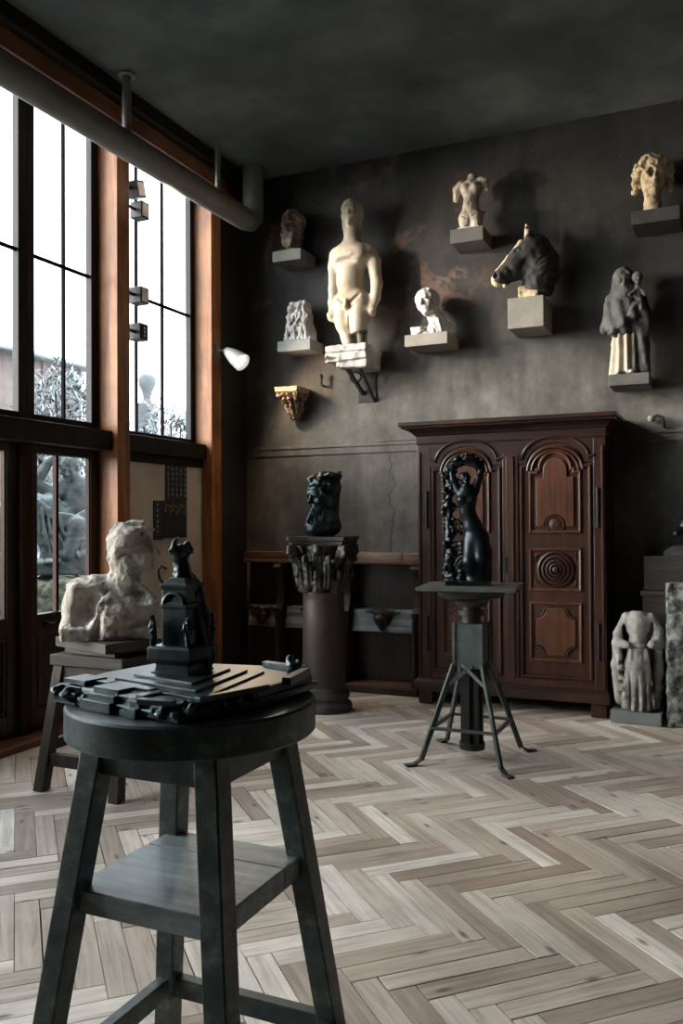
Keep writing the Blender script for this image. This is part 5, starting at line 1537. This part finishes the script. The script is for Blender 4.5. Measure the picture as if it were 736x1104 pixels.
    def fig(name, x, y, z, h, rz_, arms):
        f = S(); s = h
        f.chain([(0, 0, .0), (0, 0, .25), (0, 0, .48)], [.10, .12, .11], .03); f.chain([(0, 0, .45), (0, -.02, .62), (0, 0, .78)], [.11, .12, .10], .05)
        f.E((0, -.02, .93), (.075, .085, .095), .03)
        for sx in (-1, 1):
            if arms == 'up': f.chain([(sx*.11, 0, .77), (sx*.17, -.04, .92), (sx*.08, -.04, 1.10)], [.05, .042, .035], .02)
            else: f.chain([(sx*.11, 0, .77), (sx*.17, -.02, .58), (sx*.10, -.10, .46)], [.05, .042, .035], .02)
        f.disp(lambda P: .012*np.sin(P[:, 0]*60+P[:, 2]*10)); f.isect(plane((0, 0, -1), 0))
        v, q = nets(f, (-.3, -.25, -.02), (.3, .25, 1.2), .025)
        k = MB(); k._add(v*h, [tuple(a) for a in q], True)
        o = k.build(name, m, t, (x, y, z), rz_)
        return o
    for (x, y) in ((-.048, -.048), (.048, -.048), (-.048, .048), (.048, .048)):
        fig('corner_figure', cx+x, cy+y, .118, .068, math.atan2(x, -y), 'down')
    # big draped figure climbing the right side, with raised arms at the top
    g = S()
    g.chain([(.05, .0, .03), (.052, .0, .10), (.046, .0, .18), (.034, .0, .235), (.012, .0, .275)], [.03, .030, .029, .026, .022], .015)
    g.chain([(.012, 0, .27), (.008, .0, .30), (.004, -.004, .322)], [.022, .019, .012], .01)
    g.E((.0, -.008, .334), (.013, .014, .016), .006)
    g.chain([(-.004, -.004, .312), (-.016, -.01, .335), (-.004, -.012, .362)], [.008, .007, .005], .006)
    g.chain([(.018, .0, .312), (.026, -.006, .335), (.018, -.01, .352)], [.008, .007, .006], .006)
    g.E((.075, .0, .175), (.008, .008, .012), .004); g.C((.055, 0, .17), (.075, 0, .175), .008, .006, .006)
    g.disp(lambda P: .0018*np.sin(P[:, 0]*300+P[:, 2]*60)); g.disp(rough(.002, 120, 2, 2))
    sculpt('crowning_figure', placed(g, (cx-.012, cy-.0, 0), (0, 0, 45)), (cx-.07, cy-.07, .02), (cx+.09, cy+.09, .37), .0026, m, t)
maquette()
# ------------------------------------------------------------------ the garden behind the windows
def garden():
    struct(MB().box(-40, WL-.26, -20, 40, -.25, -.12).build('ground', M['snow_ground']), 'snowy garden ground')
    # seated bronze giant on a stone plinth
    p = S(); p.B((0, 0, .42), (.62, .55, .42), .05, 0); p.disp(rough(.05, 6, 3, 4)); p.isect(plane((0, 0, -1), 0))
    tag(sculpt('stone_plinth', p, (-.75, -.7, -.02), (.75, .7, .92), .025, M['garden_stone'], None, (-7.5, 8.22, -.121), R(42)), 'mossy rough stone plinth outdoors under the seated bronze', 'plinth')
    f = S()
    # local x right, -y to the window
    f.B((.28, .0, .12), (.26, .30, .16), .06, 0); f.B((-.20, .05, .08), (.34, .34, .10), .05, .04); f.E((.12, .15, .3), (.34, .24, .25), .08)
    f.chain([(.10, .14, .45), (.13, .10, .75), (.17, .04, 1.05)], [.21, .20, .17], .06)                     # trunk
    f.C((.06, .02, 1.12), (.30, .05, 1.10), .11, .095, .06)                                                  # shoulders
    f.C((.15, .0, 1.14), (.10, -.09, 1.24), .085, .08, .04)
    f.add(placed(head(hair=.05, neck=False, seed=5, hamp=.03), (.07, -.13, 1.30), (30, 6, -8), .31), .02)
    f.chain([(.0, .0, 1.06), (-.12, -.04, .98), (-.31, -.08, 1.12)], [.10, .085, .075], .03)                  # arm on the left, bent up
    f.chain([(-.31, -.08, 1.12), (-.17, -.12, 1.36), (-.07, -.13, 1.45)], [.072, .055, .042], .015)
    f.E((-.05, -.15, 1.40), (.055, .05, .075), .02)
    f.chain([(.33, .03, 1.07), (.36, -.04, .80), (.30, -.18, .52), (.22, -.26, .42)], [.088, .075, .055, .042], .02)
    for i in range(4): f.C((.235-.03*i, -.265, .42), (.20-.045*i, -.32, .30), .020, .016, .006)
    f.chain([(.12, .06, .55), (-.15, -.14, .82), (-.30, -.20, .86)], [.18, .14, .115], .04)                   # thigh and knee
    f.chain([(-.30, -.20, .86), (-.26, -.22, .55), (-.17, -.22, .22)], [.112, .085, .065], .03)
    f.chain([(.16, .02, .50), (.15, -.26, .60), (.05, -.28, .25)], [.16, .12, .08], .04)
    f.E((-.12, -.28, .16), (.10, .14, .045), .02)
    for i in range(7):                                                                                         # hanging folds
        u = i/6
        p = [(-.30+.05*u, -.31+.02*u, .90-.10*u), (-.10+.06*u, -.30, .74-.15*u), (.14+.03*u, -.30, .70-.12*u), (.30, -.22, .80-.10*u)]
        f.chain(p, [.022, .026, .026, .018], .012)
    for i in range(4): f.chain([(-.24+.05*i, -.32, .80), (-.20+.07*i, -.33, .5), (-.13+.10*i, -.30, .22)], [.02, .024, .02], .012)
    f.disp(rough(.008, 12, 4, 3)); f.isect(plane((0, 0, -1), 0))
    o = sculpt('seated_bronze', f, (-.60, -.50, -.01), (.62, .48, 1.56), .012, M['snow_bronze'], None, (-7.46, 8.22, .775), R(42))
    tag(o, 'snow dusted seated bronze figure resting its head on its hand, seen through the door glass', 'sculpture')
    f = S(); f.E((0, 0, .2), (.5, .4, .3), 0); f.chain([(-.2, 0, .3), (.0, -.1, .75), (.2, -.15, 1.0)], [.25, .2, .13], .1); f.chain([(.2, .0, .3), (.35, -.2, .6), (.42, -.2, .1)], [.2, .16, .12], .08)
    f.E((.25, -.15, 1.12), (.12, .14, .16), .05); f.disp(rough(.03, 7, 2, 3)); f.isect(plane((0, 0, -1), 0))
    tag(sculpt('crouching_bronze', f, (-.65, -.55, -.01), (.65, .5, 1.35), .02, M['snow_bronze'], None, (-7.25, 6.75, .345), R(42)), 'snow dusted crouching bronze outdoors at the left edge', 'sculpture')
    p = S(); p.B((0, 0, .2), (.6, .5, .22), .05, 0); p.disp(rough(.04, 6, 8, 3)); p.isect(plane((0, 0, -1), 0))
    tag(sculpt('stone_plinth', p, (-.7, -.6, -.02), (.7, .6, .48), .03, M['garden_stone'], None, (-7.25, 6.75, -.121), R(42)), 'mossy stone plinth outdoors under the crouching bronze at left', 'plinth')
    # building far behind
    t = thing('garden_building', 'pale reddish brick building with a long snowy roof beyond the garden', 'building', (-15, 16, -.13))
    MB().box(-3, 0, -9, 1.2, 0, 5.45).build('wall', M['brick'], t)
    rf = MB(); rf.prism([(.35, 5.44), (.35, 5.50), (-1.6, 6.05), (-3.4, 5.50), (-3.4, 5.44)], -9.3, 1.5, 'y'); rf.build('roof', M['roof'], t)
    gt = MB(); gt.tube([(.38, -9.3, 5.46), (.38, 1.5, 5.46)], .06, 10); gt.build('gutter', M['roof'], t)
    for i in range(14):
        s = MB(); y = -8.6+i*.7; s.box(0, .05, y, y+.09, 3.4, 5.5); s.build('pilaster', M['brick'], t)
    # white walled house to the right, only seen as a pale face
    # shrubs
    def shrub(name, x, y, h, w, d, seed, label):
        r = np.random.default_rng(seed)
        t = thing(name, label, 'shrub', (x, y, -.13), 0, 'snowy shrubs of the garden')
        st = MB()
        for k in range(5):
            a = r.uniform(0, 2*PI); st.tube([(0, 0, 0), (.15*w*math.cos(a), .15*d*math.sin(a), h*.4), (.32*w*math.cos(a), .32*d*math.sin(a), h*.8)], [.05, .04, .015], 7)
        st.build('stem', M['frame_dark'], t)
        n = 5200
        u = r.normal(size=(n, 3)); u /= np.linalg.norm(u, axis=1)[:, None]
        rad = r.uniform(.55, 1.0, n)**.6
        lump = .86+.10*np.sin(u[:, 0]*5+seed)+.08*np.sin(u[:, 1]*7+u[:, 2]*4)
        c = u*(rad*lump)[:, None]*np.array((w/2, d/2, h*.42))+np.array((0, 0, h*.52))
        c[:, 2] = np.clip(c[:, 2], .12, h)
        dr = u*.7+r.normal(size=(n, 3))*.7; dr[:, 2] *= .6; dr /= np.linalg.norm(dr, axis=1)[:, None]
        def strips(L, W, nn, cc, dd, up):
            V = []; F = []
            for i in range(nn):
                a = cc[i]; q = dd[i]; s = np.cross(q, (0, 0, 1)); s /= np.linalg.norm(s)+1e-9
                l = L*r.uniform(.6, 1.4); wv = s*W*r.uniform(.6, 1.3)
                mid = a+q*l*.5+np.array((0, 0, up)); end = a+q*l+np.array((0, 0, -.25*l+up))
                k = len(V); V += [a+np.array((0, 0, up)), mid-wv, end, mid+wv]; F += [(k, k+1, k+2, k+3)]
            m = MB(); m._add(V, F); return m
        o = strips(.22, .018, n, c, dr, 0).build('foliage', M['snow_leaf'], t); tag(o, kind='stuff')
        idx = r.permutation(n)[:5200]
        o = strips(.30, .015, 5200, c[idx], dr[idx], .02).build('snowy_twigs', M['snow_twig'], t); tag(o, kind='stuff')
    shrub('snowy_shrub', -10.2, 8.1, 4.55, 2.2, 2.3, 1, 'snow laden shrub behind the leftmost window')
    shrub('snowy_shrub', -9.4, 10.6, 4.35, 2.2, 2.4, 2, 'tall snow laden shrub behind the window left of the pine post')
    shrub('snowy_shrub', -9.3, 13.4, 4.15, 2.2, 2.2, 3, 'snow laden shrub behind the window between the posts, left side')
    shrub('snowy_shrub', -8.6, 16.3, 3.7, 2.1, 2.2, 4, 'snow laden shrub behind the window between the posts, right side')
    shrub('snowy_shrub', -10.8, 5.5, 4.2, 2.2, 2.2, 5, 'low snowy shrub outdoors behind the left door glass')
    # snow capped urn seen through the third window
    t = thing('garden_urn', 'snow capped stone urn on a pillar seen through the window between the posts', 'urn', (-11.6, 15.4, -.13))
    b = MB(); b.box(-.16, .16, -.16, .16, 0, 4.15); b.build('pillar', M['urn_stone'], t, bevel=.02)
    b = MB(); b.lathe([(.12, 4.15), (.08, 4.25), (.11, 4.4), (.18, 4.55), (.19, 4.68), (.12, 4.80), (.03, 4.84)], 20); b.build('urn', M['urn_stone'], t)
garden()

# ------------------------------------------------------------------ daylight and camera
SUN, SKY = 5.0, .56
w = bpy.data.worlds.new('overcast_sky'); scene.world = w; w.use_nodes = True
bg = w.node_tree.nodes['Background']; bg.inputs[0].default_value = (.93, .97, 1.0, 1); bg.inputs[1].default_value = 1.0
# overcast sky with an added bright lobe that throws grazing light indoors
wt = w.node_tree; tc = wt.nodes.new('ShaderNodeTexCoord'); dp = wt.nodes.new('ShaderNodeVectorMath'); dp.operation = 'DOT_PRODUCT'
wt.links.new(tc.outputs['Generated'], dp.inputs[0]); sd = Vector((-1, -.50, .16)).normalized(); dp.inputs[1].default_value = sd
lob = mth(wt, 'POWER', mth(wt, 'MAXIMUM', dp.outputs['Value'], 0.0), 24.0)
wt.links.new(mth(wt, 'MULTIPLY_ADD', lob, SUN, SKY), bg.inputs[1])
wt.links.new(mixc(wt, lob, (.87, .935, 1.0), (1.0, .90, .79)), bg.inputs[0])

cd = bpy.data.cameras.new('camera'); cam = bpy.data.objects.new('camera', cd); col.objects.link(cam)
cd.sensor_fit = 'VERTICAL'; cd.sensor_height = 36; cd.lens = 923.47/1104*36; cd.clip_start = .05; cd.clip_end = 200
yaw, pit, rol = R(24.2255), R(.6452), R(-.3)
fw = Vector((-math.sin(yaw)*math.cos(pit), math.cos(yaw)*math.cos(pit), math.sin(pit)))
r0 = Vector((math.cos(yaw), math.sin(yaw), 0)); u0 = r0.cross(fw)
r1 = r0*math.cos(rol)+u0*math.sin(rol); u1 = -r0*math.sin(rol)+u0*math.cos(rol)
mt = Matrix((r1, u1, -fw)).transposed().to_4x4(); mt.translation = (0, 0, 1.4)
cam.matrix_world = mt
scene.camera = cam
vs = scene.view_settings; vs.view_transform = 'Standard'; vs.look = 'None'; vs.gamma = 1; vs.use_curve_mapping = False; vs.exposure = 3.8
scene.cycles.max_bounces = 8; scene.cycles.transparent_max_bounces = 12
